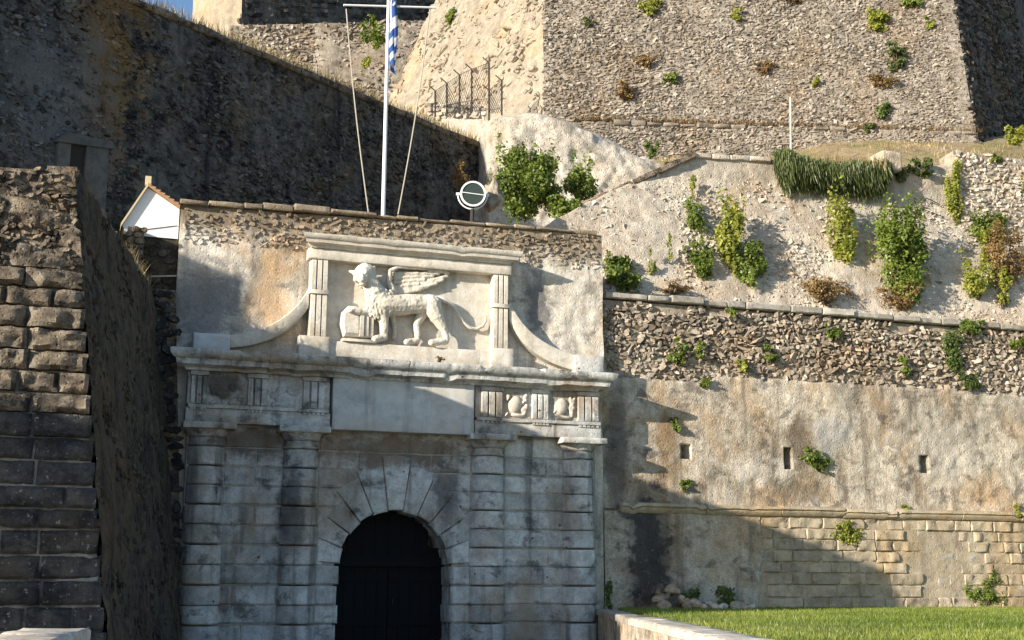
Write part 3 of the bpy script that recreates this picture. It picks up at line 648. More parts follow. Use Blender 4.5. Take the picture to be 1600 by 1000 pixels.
# ------------------------------------------------------------------ door
dr = bpy.data.objects.new('door', None); COL.objects.link(dr); dr.location = (DX, .5, 0); dr.parent = G
for s in (-1, 1):
    for k in range(5):
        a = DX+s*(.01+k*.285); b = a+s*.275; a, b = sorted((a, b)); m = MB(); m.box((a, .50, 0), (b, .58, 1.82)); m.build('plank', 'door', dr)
    for z in (.35, 1.45):
        a, b = sorted((DX+s*.03, DX+s*1.38)); m = MB(); m.box((a, .465, z), (b, .497, z+.16)); m.build('rail', 'door', dr)
m = MB(); m.box((DX-1.44, .40, 1.825), (DX+1.44, .60, 2.06)); m.build('transom', 'door', dr)
for k in range(8):
    a = DX-1.4+k*.35; h = SP+math.sqrt(max(1.44**2-(max(abs(a-DX), abs(a+.34-DX)) if True else 0)**2, 0.05)); m = MB(); m.box((a, .52, 2.062), (a+.34, .58, max(h+.12, 2.3))); m.build('tympanum_board', 'door', dr)
m = MB(); m.tube([(DX+.12, .47, 1.0), (DX+.12, .42, 1.02), (DX+.12, .42, .9), (DX+.12, .47, .88)], .015, 6); m.build('door_handle', 'darkmetal', dr)

# ================================================================== CURTAIN WALL beside the gate
cw = empty('curtain_wall', (12, .2, LZ), 'long sunlit curtain wall of rubble, plaster and ashlar beside the lawn', 'wall')
RW = Frame((0, .2, 0), (1, 0, 0), (0, 0, 1), (0, -1, 0)); XR = 35.0
mb = MB(); mb.box((5.86, .36, 7.6), (XR, 2.2, 9.22)); mb.box((5.86, 1.5, 0), (XR, 2.2, 7.6)); mb.box((5.86, .3, 0), (XR, 1.5, 3.5)); mb.box((5.86, .3, 7.4), (XR, 1.5, 7.6)); mb.build('wall_core', 'rubble', cw)
HOLES = []
for px, py, w_, h_ in ((1073, 705, .30, .42), (1231, 716, .26, .62), (1446, 725, .26, .52)):
    q = at(px, py, .2); HOLES.append((q.x, q.z, w_, h_))
def plaster_face():
    xs = np.arange(5.86, XR, .07); zs = np.arange(3.42, 7.75, .07)
    for x, z, w_, h_ in HOLES:
        xs = np.concatenate([xs[(np.abs(xs-x) > w_/2+.03) | (np.abs(xs-x) < w_/2-.03)], [x-w_/2-.008, x-w_/2+.008, x+w_/2-.008, x+w_/2+.008]])
        zs = np.concatenate([zs[(np.abs(zs-z) > h_/2+.03) | (np.abs(zs-z) < h_/2-.03)], [z-h_/2-.008, z-h_/2+.008, z+h_/2-.008, z+h_/2+.008]])
    xs = np.unique(np.round(xs, 4)); zs = np.unique(np.round(zs, 4)); X, Z = np.meshgrid(xs, zs)
    q = np.stack([X, Z, X*0], -1)
    o = .06*fbm(q*.7, 5, 21, .6)+.025*fbm(q*4, 4, 22)
    bare = np.clip((fbm(q*.55+7, 5, 41)-.10)*7, 0, 1); o -= .05*bare*(.6+.5*fbm(q*6, 3, 9))
    edge = 7.18+.28*fbm(np.stack([X*.6, X*0, X*0], -1), 4, 61)
    o = np.where(Z > edge, -.12+.04*fbm(q*5, 3, 5), o)
    hol = np.zeros_like(X, bool)
    for x, z, w_, h_ in HOLES: hol |= (np.abs(X-x) < w_/2) & (np.abs(Z-z) < h_/2)
    o = np.where(hol, -1.2, o)
    P = RW.pt(X, Z, o).reshape(-1, 3)
    mesh('plaster', P, [tuple(t) for t in gridfaces(len(xs), len(zs))], 'plaster', cw, np.clip(.5+.35*fbm(q*.8, 4, 2), 0, 1).reshape(-1), 180)
plaster_face()
# smooth grey patch low on the left
c = [(5.86, .12, .3), (11.0, .12, .3), (11.0, .12, 3.34), (5.86, .12, 3.34)]
patch('plaster_patch', c, .07, .05, 1.2, 'plaster', cw, 13, extra=lambda u, v, P: -.2*np.clip((u-.93+.06*fbm(P*1.5, 3, 6))*30, 0, 1))
# rubble zone: the larger stones one by one
def rmask(u, v, ctr):
    e = 7.20+.28*fbm(np.stack([ctr[:, 0]*.6, ctr[:, 0]*0, ctr[:, 0]*0], -1), 4, 61); return (ctr[:, 2] > e) & (fbm(ctr*np.array([.7, 1, 1.6]), 3, 7) > -.55+.45*np.clip((ctr[:, 2]-8.6)*2, 0, 1))
S = stones([(5.95, .29, 6.95), (20.9, .29, 6.95), (20.9, .29, 9.24), (5.95, .29, 9.24)], .14, .095, .045, 11, rmask, tilt=1.0, fill=1.12, chaos=.9)
stonepieces('stone', S, 'rubble', cw, 300)
S = stones([(20.9, .30, 6.95), (XR, .30, 6.95), (XR, .30, 9.24), (20.9, .30, 9.24)], .2, .13, .06, 12, rmask, tilt=1.0, fill=1.1, chaos=1.); stonemass('far_stones', S, 'rubble', cw)
# coping slabs
x = 6.0; k = 0
while x < XR-.3:
    L = rnd.uniform(.6, 1.5); v, f = block(RW, x, x+L, 9.25, 9.25+rnd.uniform(.17, .24), rnd.uniform(.0, .09), 400+k, gap=.012, bev=.03, drop=.03, rough=.025, cell=.22, back=.6)
    mesh('coping_slab', v, f, 'coping', cw, rnd.uniform(.35, .85)); x += L; k += 1
# string course
for k, (a, b) in enumerate(((6.35, 8.9), (8.9, 11.25), (11.25, 13.3), (13.3, 15.1), (15.1, 17.4), (17.4, 19.55), (19.55, 22), (22, 25), (25, 29), (29, 34.5))):
    dz = rnd.uniform(-.02, .02); dp = rnd.uniform(-.02, .03)
    v, f = moulding(RW, [(-.1, 3.30+dz), (.10+dp, 3.30+dz), (.17+dp, 3.36+dz), (.19+dp, 3.42+dz), (.16+dp, 3.44+dz), (.22+dp, 3.48+dz), (.20+dp, 3.56+dz), (-.1, 3.60+dz)], a+.012, b-.012, ret=False, seg=16, rough=.03, seed=k+20)
    mesh('string_course', v, f, 'ashlar', cw, rnd.uniform(.5, .8))
# bossed ashlar courses
rg = random.Random(21); z = .42; k = 0
while z < 3.2:
    h = rg.uniform(.30, .37); z1 = min(z+h, 3.295); x = 10.55+rg.uniform(-.4, .3)
    while x < 21.5:
        L = rg.uniform(.42, 1.15); rough_ = .075 if 1.0 else .03
        gp = 15.0 < x < 17.2 and .9 < z < 2.75            # rendered-over patch, faces nearly flush
        v, f = block(RW, x, x+L, z, z1, .03 if gp else rg.uniform(.05, .10), 600+k, gap=.009, bev=.025, drop=.03 if not gp else .015, rough=.018 if gp else .035, freq=5.5, cell=.085, back=.15)
        mesh('ashlar_block', v, f, 'coping' if gp else 'ashlar', cw, rg.uniform(.3, .75)); x += L; k += 1
    z = z1
patch('ashlar_bed', [(10.4, .16, .2), (XR, .16, .2), (XR, .16, 3.32), (10.4, .16, 3.32)], .2, .01, 2, 'ashlar', cw, 8)
# fallen rubble at the foot
rp = empty('rubble_heap', tuple(atz(1040, 950, LZ)), 'heap of loose stones at foot of curtain wall near the gate', 'stones')
rg = np.random.default_rng(3)
for k in range(46):
    q = atz(rg.uniform(985, 1125), 950, LZ); x = q.x; hgt = .75*math.exp(-((x-7.55)/.7)**2); y = .02-rg.uniform(.05, .75); s = rg.uniform(.09, .24)
    z = LZ+rg.uniform(0, 1)*hgt*(1-abs(y)/1.0)+s*.2
    v, f = ell((0, 0, 0), (s*rg.uniform(.8, 1.3), s, s*rg.uniform(.55, .9)), rg.uniform(-1, 1), 6); v = v*(1+.28*vnoise(v*5/s*.2+k*7.1, k))[:, None]+np.array([x, y, z])
    mesh('loose_stone', v, f, 'plaster' if k % 2 else 'rubble', rp, rg.uniform(.4, .9), 35)

# ================================================================== LEFT BASTION (near, left)
BK1 = atd(119, 266, 21.6); _q = atd(166, 1000, 21.3); BK0 = _q+(_q-BK1)*(_q.z/(BK1.z-_q.z))       # its sharp corner, foot and top
BE1 = at(238, 452, -.05); BE0 = at(286, 1000, -.3); BE0.z = 0       # where its flank meets the gate
bs = empty('bastion', tuple(BK0), 'dark rusticated stone bastion with battered corner standing left of the gate', 'bastion')
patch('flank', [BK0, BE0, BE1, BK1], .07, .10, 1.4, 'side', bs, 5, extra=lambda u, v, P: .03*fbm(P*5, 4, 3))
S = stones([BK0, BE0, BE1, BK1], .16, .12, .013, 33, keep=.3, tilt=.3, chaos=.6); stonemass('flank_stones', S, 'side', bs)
BSY, BSX = (BK1.y-BK0.y)/BK1.z, (BK1.x-BK0.x)/BK1.z
def bfy(z): return BK0.y+BSY*z
def bfx(z): return BK0.x+BSX*z
BF = Frame((0, BK0.y, 0), (1, 0, 0), (0, BSY, 1), (0, -1, 0)); BT = BK1.z
XL = -24.0
patch('front_core', [(XL, bfy(0)+.03, 0), (bfx(0)-.06, bfy(0)+.03, 0), (bfx(BT)-.05, bfy(BT)+.06, BT-.1), (XL, bfy(BT)+.06, BT-.1)], .15, .02, 2, 'mortar', bs, 6, extra=lambda u, v, P: np.where(P[..., 2] > 3.85, -.10, 0.))
# courses of bossed blocks below, rubble above
zj = [-.1]; rg = random.Random(5)
while zj[-1] < 6.4: zj.append(zj[-1]+rg.uniform(.33, .42))
k = 0
for z0, z1 in zip(zj, zj[1:]):
    xe = bfx((z0+z1)/2); x = xe; first = True
    while x > -12.6:
        L = rg.uniform(.5, 1.1) if not first else rg.choice((.5, .95)); first_ = first; first = False
        up = z0 > 3.9  # courses below get the darker stone: crust plus painted shade
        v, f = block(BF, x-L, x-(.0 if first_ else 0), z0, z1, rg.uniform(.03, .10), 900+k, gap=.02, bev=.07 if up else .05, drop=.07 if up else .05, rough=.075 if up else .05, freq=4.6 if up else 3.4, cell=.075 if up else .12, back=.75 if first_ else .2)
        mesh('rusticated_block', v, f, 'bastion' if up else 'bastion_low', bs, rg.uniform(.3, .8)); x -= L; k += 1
ztop = zj[-1]
fl = float(bfy(ztop))
patch('eroded_top', [(XL, fl+.02, ztop), (bfx(ztop), fl+.02, ztop), tuple(BK1+Vector((-.02, .02, -.05))), (XL, BK1.y, BT-.05)], .05, .17, 2.6, 'bastion', bs, 15, oct=6, g=.62, thick=.3)
S = stones([(XL, fl, ztop), (bfx(ztop)-.05, fl, ztop), (BK1.x-.05, BK1.y, BT-.05), (XL, BK1.y, BT-.05)], .11, .075, .035, 35, lambda u, v, c_: c_[:, 0] > -13, keep=.8, tilt=1.1, chaos=1.); stonemass('rubble_facing', S, 'bastion', bs)
mb = MB(); v = [(XL, BK1.y+.1, BT-.12), (BK1.x-.04, BK1.y+.05, BT-.12), (BE1.x, -.02, BE1.z-.12), (BE1.x, 1.2, BE1.z-.12), (XL, 1.2, BT-.1)]
mb.add(v, [(0, 1, 2, 3, 4)]); mb.build('bastion_top', 'soil', bs)
mb = MB(); mb.add([(XL, BK0.y+.1, 0), (XL, BK1.y+.1, BT-.1), (XL, 1.2, BT-.1), (XL, 1.2, 0)], [(0, 1, 2, 3)]); mb.build('end_wall', 'bastion', bs)
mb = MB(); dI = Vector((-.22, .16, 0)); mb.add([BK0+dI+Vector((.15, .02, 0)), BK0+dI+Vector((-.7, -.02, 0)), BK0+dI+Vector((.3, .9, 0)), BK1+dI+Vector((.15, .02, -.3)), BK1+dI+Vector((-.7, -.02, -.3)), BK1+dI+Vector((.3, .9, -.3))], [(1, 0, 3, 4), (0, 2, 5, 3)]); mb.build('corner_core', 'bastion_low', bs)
# worn coping along the flank top
for k in range(13):
    t0, t1 = k/13, (k+.96)/13; a, b = BK1.lerp(BE1, t0), BK1.lerp(BE1, t1); U = (b-a).normalized(); N = Vector((U.y, -U.x, 0))
    fr = Frame(a-Vector((0, 0, a.z)), U, (0, 0, 1), N); v, f = block(fr, 0, (b-a).length, a.z-.12, a.z+rnd.uniform(.0, .09), rnd.uniform(.0, .05), 1500+k, gap=.01, bev=.04, drop=.04, rough=.04, cell=.2, back=.5)
    mesh('coping_stone', v, f, 'bastion', bs, rnd.uniform(.3, .6))

# narrow rubble strip between bastion flank and portal
gs = empty('rubble_return', (-5.4, -.15, 0), 'narrow strip of dark mortared rubble between bastion flank and gate column', 'wall')
patch('mortar', [(-6.7, -.02, 0), (-5.05, -.02, 0), (-5.66, -.02, 8.5), (-6.7, -.02, 8.5)], .1, .04, 2, 'bastion', gs, 4)
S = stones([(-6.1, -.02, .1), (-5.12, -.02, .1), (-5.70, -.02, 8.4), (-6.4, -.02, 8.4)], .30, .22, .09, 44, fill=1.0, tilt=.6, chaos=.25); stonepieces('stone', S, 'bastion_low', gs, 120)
# dark recessed wall behind, under the little house
h0z = at(215, 368, .16).z+.02
rw = empty('recess_wall', (-6.4, 1.0, 8), 'shaded stub wall below the white gabled house', 'wall')
patch('face', [(-7.0, .22, 8.0), (-5.66, .22, 8.0), (-5.66, .22, h0z), (-7.0, .22, h0z)], .09, .05, 2, 'side', rw, 9, thick=2.4)
S = stones([(-7.0, .22, 8.0), (-5.66, .22, 8.0), (-5.66, .22, h0z-.05), (-7.0, .22, h0z-.05)], .3, .18, .05, 46); stonemass('facing_stones', S, 'side', rw)
q0, q1 = at(203, 412, -.25), at(226, 356, -.25)
st = empty('stub_pillar', (q0.x, -.25, q0.z), 'short sunlit rubble stub on the bastion top beside white house', 'pillar')
patch('front_face', [(q0.x, -.25, q0.z-1), (q1.x, -.25, q0.z-1), (q1.x, -.25, q1.z), (q0.x-.1, -.25, q1.z)], .06, .06, 3, 'bastion', st, 7, thick=.5)
S = stones([(q0.x, -.27, q0.z-1), (q1.x, -.27, q0.z-1), (q1.x, -.27, q1.z), (q0.x-.1, -.27, q1.z)], .2, .13, .06, 47); stonemass('stub_stones', S, 'bastion', st)
# angled pale rail on the stub wall
a, b, c_ = at(281, 374, .1), at(279, 431, .1), at(236, 432, .1); mb = MB(); mb.tube([a, b], .022, 6); mb.tube([b, c_], .022, 6)
tag(mb.build('angle_rail', 'rope'), 'thin pale angled rail on shaded stub wall beside the gate', 'rail')

# ================================================================== DARK CURTAIN WALL (upper left, in shade)
dw = empty('dark_curtain_wall', tuple(cf(-7, 38, 9)), 'tall dark stained curtain wall climbing behind the gate, wholly in shade', 'wall')
DT = 17.35
DA = cf(-12.4, 31, DT); DB = cf(-1.3, 45.35, DT); DD = (DB-DA).normalized(); DN = Vector((DD.y, -DD.x, 0)); DS = DA-DD*6; DX0 = DA-DD*16.4; DX0.z = 14.65
def low(p, z=8.): return Vector((p.x, p.y, z))+DN*((DT-z)*.05)
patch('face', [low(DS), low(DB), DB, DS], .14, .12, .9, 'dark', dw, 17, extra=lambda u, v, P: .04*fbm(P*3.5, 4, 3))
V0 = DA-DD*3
patch('shadow_ext_face', [low(DX0), low(DS), Vector((DS.x, DS.y, 12.4)), DX0], .3, .15, .9, 'dark', dw, 18, thick=1.6)  # unseen length beyond the view, its top shaped for the shadow on the gate
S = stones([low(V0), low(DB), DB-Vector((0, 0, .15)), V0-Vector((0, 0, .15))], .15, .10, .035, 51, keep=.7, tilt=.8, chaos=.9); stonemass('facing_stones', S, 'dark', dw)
back = -DN*2.2
mb = MB(); mb.add([DS, DB, DB+back, DS+back, low(DS)+back*1.3, low(DB)+back, low(DS), low(DB)], [(0, 1, 2, 3), (3, 2, 5, 4), (1, 7, 5, 2), (0, 3, 4, 6)]); mb.build('wall_top', 'dark', dw)
n_ = 26                                     # projecting coping course
for k in range(n_):
    a, b = V0.lerp(DB, k/n_), V0.lerp(DB, (k+.985)/n_); fr = Frame(a-Vector((0, 0, a.z)), DD, (0, 0, 1), DN)
    v, f = block(fr, 0, (b-a).length, DT-.20, DT+rnd.uniform(0, .05), .10+rnd.uniform(0, .05), 1700+k, gap=.006, bev=.05, drop=.05, rough=.03, cell=.25, back=.5); mesh('coping_stone', v, f, 'bastion', dw, rnd.uniform(.35, .7))
# rendered doorway in the dark wall
def dwp(px, py, off=0.):                     # point on the dark wall's face
    d = ray(px, py); O = Vector(CAM); P0 = DA+DN*(.05*3.5); t = (P0-O).dot(DN)/d.dot(DN); return O+d*t+DN*off
dg = empty('wall_doorway', tuple(dwp(125, 310)), 'small doorway with grey rendered jamb high in the dark wall', 'doorway')
def slab(name, pts, o0, o1, mat):
    A = [dwp(*p, o0) for p in pts]; B = [dwp(*p, o1) for p in pts]; n = len(pts); mb = MB()
    mb.add(A+B, [tuple(n+k for k in range(n)), tuple(range(n))[::-1]]+[(k, (k+1) % n, n+(k+1) % n, n+k) for k in range(n)]); return mb.build(name, mat, dg)
slab('jamb', [(118, 345), (156, 345), (162, 232), (128, 228)], -.1, .24, 'render')
slab('lintel', [(78, 224), (168, 236), (166, 224), (95, 210)], -.1, .29, 'render')
slab('jamb', [(78, 320), (96, 320), (104, 226), (84, 222)], -.1, .22, 'render')
slab('opening_slab', [(96, 320), (120, 330), (129, 230), (104, 226)], -.1, .17, 'cavity')  # solid slab, dark colour painted in place of a shaded hollow

# little white gabled house behind the bastion
hs = empty('gabled_house', (-6.2, .3, 10.3), 'small bright white gabled house with tiled roof behind the bastion', 'house')
YH = .16; h0 = at(215, 368, YH); ap = at(231, 293, YH); el = at(191, 352, YH); er = at(282, 327, YH); wdt = ap.x-el.x
hr = Matrix.Rotation(0, 3, 'Z')
def hp(a, b, z):                             # house frame: a across the gable, b back along the ridge
    v = hr@Vector((a, b, 0)); return Vector((ap.x+v.x, YH+v.y, z))
ze = el.z; za = ap.z; wd = wdt; zb = h0.z; wr = er.x-ap.x-.02; zr = er.z
mb = MB(); P = [hp(-wd*.72, 0, zb), hp(wr, 0, zb), hp(wr, 0, zr), hp(0, 0, za), hp(-wd, 0, ze)]; Q = [hp(-wd*.72, 3, zb), hp(wr, 3, zb), hp(wr, 3, zr), hp(0, 3, za), hp(-wd, 3, ze)]
mb.add(P+Q, [(0, 1, 2, 3, 4), (9, 8, 7, 6, 5), (0, 4, 9, 5), (1, 6, 7, 2)]); mb.build('wall', 'whitepaint', hs)
def roofslab(a0, z0, a1, z1, nm, mat):
    mb = MB(); th = .09; b0, b1 = -.10, 3.1; A = [hp(a0, b0, z0), hp(a1, b0, z1), hp(a1, b1, z1), hp(a0, b1, z0)]; B = [p+Vector((0, 0, th)) for p in A]
    mb.add(A+B, [(0, 3, 2, 1), (4, 5, 6, 7), (0, 1, 5, 4), (1, 2, 6, 5), (2, 3, 7, 6), (3, 0, 4, 7)]); return mb.build(nm, mat, hs)
roofslab(-wd*1.06, ze-.05, 0, za+.01, 'roof_slope', 'ochre'); r2 = roofslab(0, za+.012, wr, zr+.012, 'roof_slope', 'tile')
for k in range(7):
    t = k/7; a = wr*(t+.07); z = za+(zr-za)*(t+.07)+.09; mb = MB(); mb.tube([hp(a, -.12, z), hp(a, 3.1, z)], .025, 8); mb.build('roof_tile_row', 'tile', hs)
mb = MB(); mb.box((-.07, -.07, 0), (.07, .07, .22)); o = mesh('finial', np.array(mb.v)+np.array(hp(0, 0, za+.06)), mb.f, 'ochre', hs)
mb = MB(); mb.tube([hp(-.3, -.012, zb+.10), hp(wr*.95, -.012, zb+.34)], .008, 5); mb.build('cable', 'darkmetal', hs)

# ================================================================== UPPER FORTRESS behind
ub = empty('upper_bastion', tuple(atd(1180, 230, 49)), 'huge sunlit rubble bastion with battered faces rising behind the gate', 'bastion')
B0 = atd(852, 262, 47.3); B1 = atd(1532, 262, 49.6); T0 = atd(846, -130, 49.6); T1 = atd(1468, -130, 52)
patch('front_face', [B0, B1, T1, T0], .18, .05, .7, 'upperrub', ub, 19, extra=lambda u, v, P: .02*fbm(P*3, 4, 3)-.01)
S = stones([B0, B1, T1, T0], .135, .085, .03, 61, tilt=.9, fill=1.0, chaos=.8); stonemass('facing_stones', S, 'upperrub', ub)
L0 = atd(560, 262, 57); L1 = atd(740, -130, 58)
B0l = B0.copy(); T0l = T0.copy()
patch('left_face', [L0, B0l, T0l, L1], .18, .22, .8, 'paleface', ub, 23, extra=lambda u, v, P: .07*fbm(P*np.array([2.5, 2.5, .8]), 4, 3))
S = stones([L0, B0l, T0l, L1], .26, .16, .045, 67, lambda u, v, c_: u < .97, keep=.3, tilt=.6, chaos=.8); stonemass('left_stones', S, 'paleface', ub)
for k in range(44):                            # dressed quoins along the two sharp corners
    t = k/44; a, b = B0.lerp(T0, t), B0.lerp(T0, t+1/44); L = .50 if k % 2 else .65
    d1 = (B1-B0).normalized(); d2 = (L0-B0).normalized(); n1 = Vector(pnorm([B0, B1, T1, T0]))*.10; n2 = Vector(pnorm([L0, B0, T0, L1]))*.10; e_ = (n1+n2)
    zz = (b-a)*.95; P = [a+d2*L*.7+n2, a+e_, a+d1*(1.25-L)+n1]; Q = [p+zz for p in P]
    mb = MB(); mb.add(P+Q+[a+d1*.1+d2*.1-n1-n2, a+d1*.1+d2*.1-n1-n2+zz], [(0, 1, 4, 3), (1, 2, 5, 4), (3, 4, 5, 7), (2, 1, 0, 6), (0, 3, 7, 6), (2, 6, 7, 5)]); pass
    a, b = B1.lerp(T1, t), B1.lerp(T1, t+1/44); mb = MB(); d3 = Vector((.3, .95, 0)).normalized(); zz = (b-a)*.95
    P = [a-d1*L+n1*.3, a+n1*.3+d1*.01, a+d3*.6+d1*.1]; Q = [p+zz for p in P]; mb.add(P+Q, [(0, 1, 4, 3), (1, 2, 5, 4), (3, 4, 5), (2, 1, 0)]); mb.build('quoin', 'upperrub', ub, 0)
R1 = B1+Vector((17, 11.5, 0)); R2 = T1+Vector((17, 11.5, 7))
patch('right_face', [B1, R1, R2, T1], .3, .2, .7, 'dark', ub, 29)  # side away from the sun: shade deepened by a darker stone colour
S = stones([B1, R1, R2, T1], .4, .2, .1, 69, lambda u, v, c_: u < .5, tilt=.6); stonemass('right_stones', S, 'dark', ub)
# projecting ledge near its foot
n1 = Vector(pnorm([B0, B1, T1, T0]))
for k in range(24):
    t0, t1 = k/24, (k+.98)/24
    def lp(t): return atd(905+(1525-905)*t, 193+18*t, 48.05+2.1*t)
    a, b = lp(t0), lp(t1); U = (b-a); L = U.length; U.normalize(); fr = Frame(a, U, (0, 0, 1), (U.y, -U.x, 0))
    v, f = block(fr, 0, L, -.12, rnd.uniform(.04, .12), rnd.uniform(.22, .36), 1900+k, gap=.01, bev=.06, drop=.06, rough=.06, cell=.25, back=.5); mesh('ledge_stone', v, f, 'upperrub', ub, rnd.uniform(.3, .6))

# second rampart and tower far behind on the left
fw = empty('rear_rampart', tuple(atd(520, 150, 57)), 'sunlit rubble rampart behind the dark wall, below the shaded tower', 'wall')
c = [atd(335, 330, 57), atd(720, 330, 59), atd(705, 32, 60), atd(360, 40, 57.8)]
patch('face', c, .2, .2, .8, 'upperrub', fw, 37, thick=1); S = stones(c, .2, .13, .055, 71, tilt=.9, chaos=.9, fill=1.); stonemass('facing_stones', S, 'upperrub', fw)
tw = empty('tower', tuple(atd(380, 60, 62)), 'angular tower with one bright and one shaded face against the sky', 'tower')
c = [atd(300, 120, 63), atd(378, 120, 60.5), atd(378, -90, 60.5), atd(303, -90, 63)]; patch('lit_face', c, .25, .12, .8, 'paleface', tw, 39)
c2 = [atd(378, 120, 60.5), atd(720, 120, 70), atd(720, -90, 70), atd(378, -90, 60.5)]; patch('shaded_face', c2, .3, .15, .6, 'dark', tw, 43)  # same tower in darker masonry, its shade put into the colour
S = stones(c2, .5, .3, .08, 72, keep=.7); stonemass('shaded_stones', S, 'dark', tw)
mb = MB(); mb.add([c[3], c2[3], c2[2], c[3]+Vector((9, 12, 0))], [(0, 1, 2, 3)]); mb.build('tower_top', 'soil', tw)
# plateau between dark wall and rampart
mb = MB(); pl = [DS+back*.9, DB+back*.9, atd(760, 300, 52), atd(740, 300, 62), atd(300, 250, 64), DS+Vector((-12, 20, 0))]
mb.add([Vector((p.x, p.y, DT-.1)) for p in pl], [tuple(range(6))]); o = mb.build('upper_terrace_ground', 'soil', None, 0); o['kind'] = 'structure'

# whitewashed rock bulging out below the upper bastion
def rock():
    pxs = np.linspace(738, 1075, 110); top = np.interp(pxs, [738, 746, 752, 762, 780, 815, 850, 880, 905, 935, 965, 1000, 1020, 1075], [262, 226, 205, 194, 185, 181, 184, 191, 200, 213, 228, 246, 252, 258])
    V = []; nv_ = 60
    for j in range(nv_):
        t = j/(nv_-1)
        for i, px in enumerate(pxs):
            s = i/109; base = 43.2+1.6*s+1.2*abs(s-.35)**1.5
            py = 385+(top[i]-385)*min(t/.86, 1.)
            dep = base+1.1*max(0, t-.45)**2*2.2+(2.6*(t-.86)/.14 if t > .86 else 0)+2.8*max(0, .07-s)/.07
            p = atd(px, py, dep); p.z += (.10*(t-.86)/.14 if t > .86 else 0); V.append(p)
    V = np.array([tuple(p) for p in V]); d = .55*fbm(V*.6, 6, 71, .6)+.05*fbm(V*5, 4, 5); V = V+d[:, None]*np.array([-.35, -.9, .2])
    o = mesh('white_rock', V, [tuple(q) for q in gridfaces(110, nv_)], 'white', None, np.clip(.5+.4*fbm(V*.8, 4, 2), 0, 1), 180)
    tag(o, 'bright whitewashed rounded rock face below the upper bastion corner', 'rock')
rock()
# low rubble wall carrying the fence
c = [atd(660, 215, 46.6), atd(756, 215, 46.6), atd(756, 166, 46.8), atd(664, 158, 46.8)]
lw = empty('low_wall', tuple(c[0]), 'low rubble wall under the wire fence above dark wall end', 'wall')
patch('face', c, .1, .1, 2, 'pale', lw, 3, thick=1.2); S = stones(c, .3, .18, .1, 73); stonepieces('stone', S, 'pale', lw, 120)
# shaded slope and lit flank joining the dark wall to the white rock
jw = empty('corner_wall', tuple(atd(735, 300, 45)), 'brownish corner wall joining dark curtain wall to white rock', 'wall')
patch('face', [atd(655, 345, 44.2), atd(770, 345, 45.0), atd(762, 188, 46.3), atd(690, 186, 46.3)], .12, .15, 1.2, 'pale', jw, 5, thick=.8)

# ================================================================== RETAINING WALL 2 (pale, planted)
w2 = empty('retaining_wall', (12, 2, 9.3), 'pale crumbling retaining wall with plants, above the curtain wall coping', 'wall')
def wall2():
    xs = np.concatenate([np.linspace(3.4, 35, 460)]); vs = np.linspace(0, 1, 75); X, Vv = np.meshgrid(xs, vs); zt = w2top(X); Z = 9.1+(zt-9.1)*Vv
    Y = 1.75+(3.6-1.75)*np.clip((Z-9.1)/(14.3-9.1), 0, 1); q = np.stack([X, Z, X*0], -1)
    d = .11*fbm(q*.7, 5, 81, .6)+.03*fbm(q*3.2, 4, 82)
    Z = Z+.05*fbm(q*2, 3, 9)*Vv
    P = np.stack([X, Y-d, Z], -1).reshape(-1, 3); f = [tuple(t) for t in gridfaces(len(xs), 75)]
    n = len(P); Bk = P[-len(xs):]+np.array([0, 1.0, -.02]); P = np.concatenate([P, Bk]); m = len(xs)
    for k in range(m-1): f.append((n-m+k, n-m+k+1, n+k+1, n+k))
    mesh('face', P, f, 'pale', w2, np.clip(.5+.45*fbm(P*.8, 4, 2), 0, 1), 180)
wall2()
def w2pt(x, z): return Vector((x, 1.75+1.85*min(max((z-9.1)/5.2, 0), 1), z))
def w2mask(u, v, c_):
    zt = w2top(c_[:, 0]); k = fbm(np.stack([c_[:, 0]*.45, c_[:, 2]*.45, c_[:, 0]*0], -1), 4, 91); return (c_[:, 2] < zt-.05) & (k > -.25)
S = stones([(4, 1.78, 9.1), (35, 1.78, 9.1), (35, 3.68, 14.45), (4, 3.68, 14.45)], .125, .09, .028, 81, w2mask, keep=.85, tilt=1., chaos=1., fill=1.); stonemass('facing_stones', S, 'pale', w2)
# sloping kerb along the stair-like edge and slabs on the level top
pts = [(905, 322), (945, 304), (985, 286), (1020, 270), (1055, 254), (1085, 241)]
for (p, q) in zip(pts, pts[1:]):
    a, b = at(*p, 3.55), at(*q, 3.55); U = (b-a).normalized(); fr = Frame(a, U, (-U.z, 0, U.x), (0, -1, 0)); v, f = block(fr, 0, (b-a).length, -.13, .07, .16, int(p[0]), gap=.006, bev=.03, drop=.03, rough=.02, cell=.25, back=.35); mesh('kerb_stone', v, f, 'bastion', w2, rnd.uniform(.55, .8))
pts = [(1085, 241), (1112, 243), (1140, 245), (1170, 246), (1204, 249)]
for (p, q) in zip(pts, pts[1:]):
    a, b = at(*p, 3.55), at(*q, 3.55); U = (b-a).normalized(); fr = Frame(a, U, (-U.z, 0, U.x), (0, -1, 0)); v, f = block(fr, 0, (b-a).length, -.12, .06, .06, int(p[0])+1, gap=.01, bev=.03, drop=.03, rough=.03, cell=.25, back=.35); mesh('kerb_stone', v, f, 'pale', w2, rnd.uniform(.45, .7))
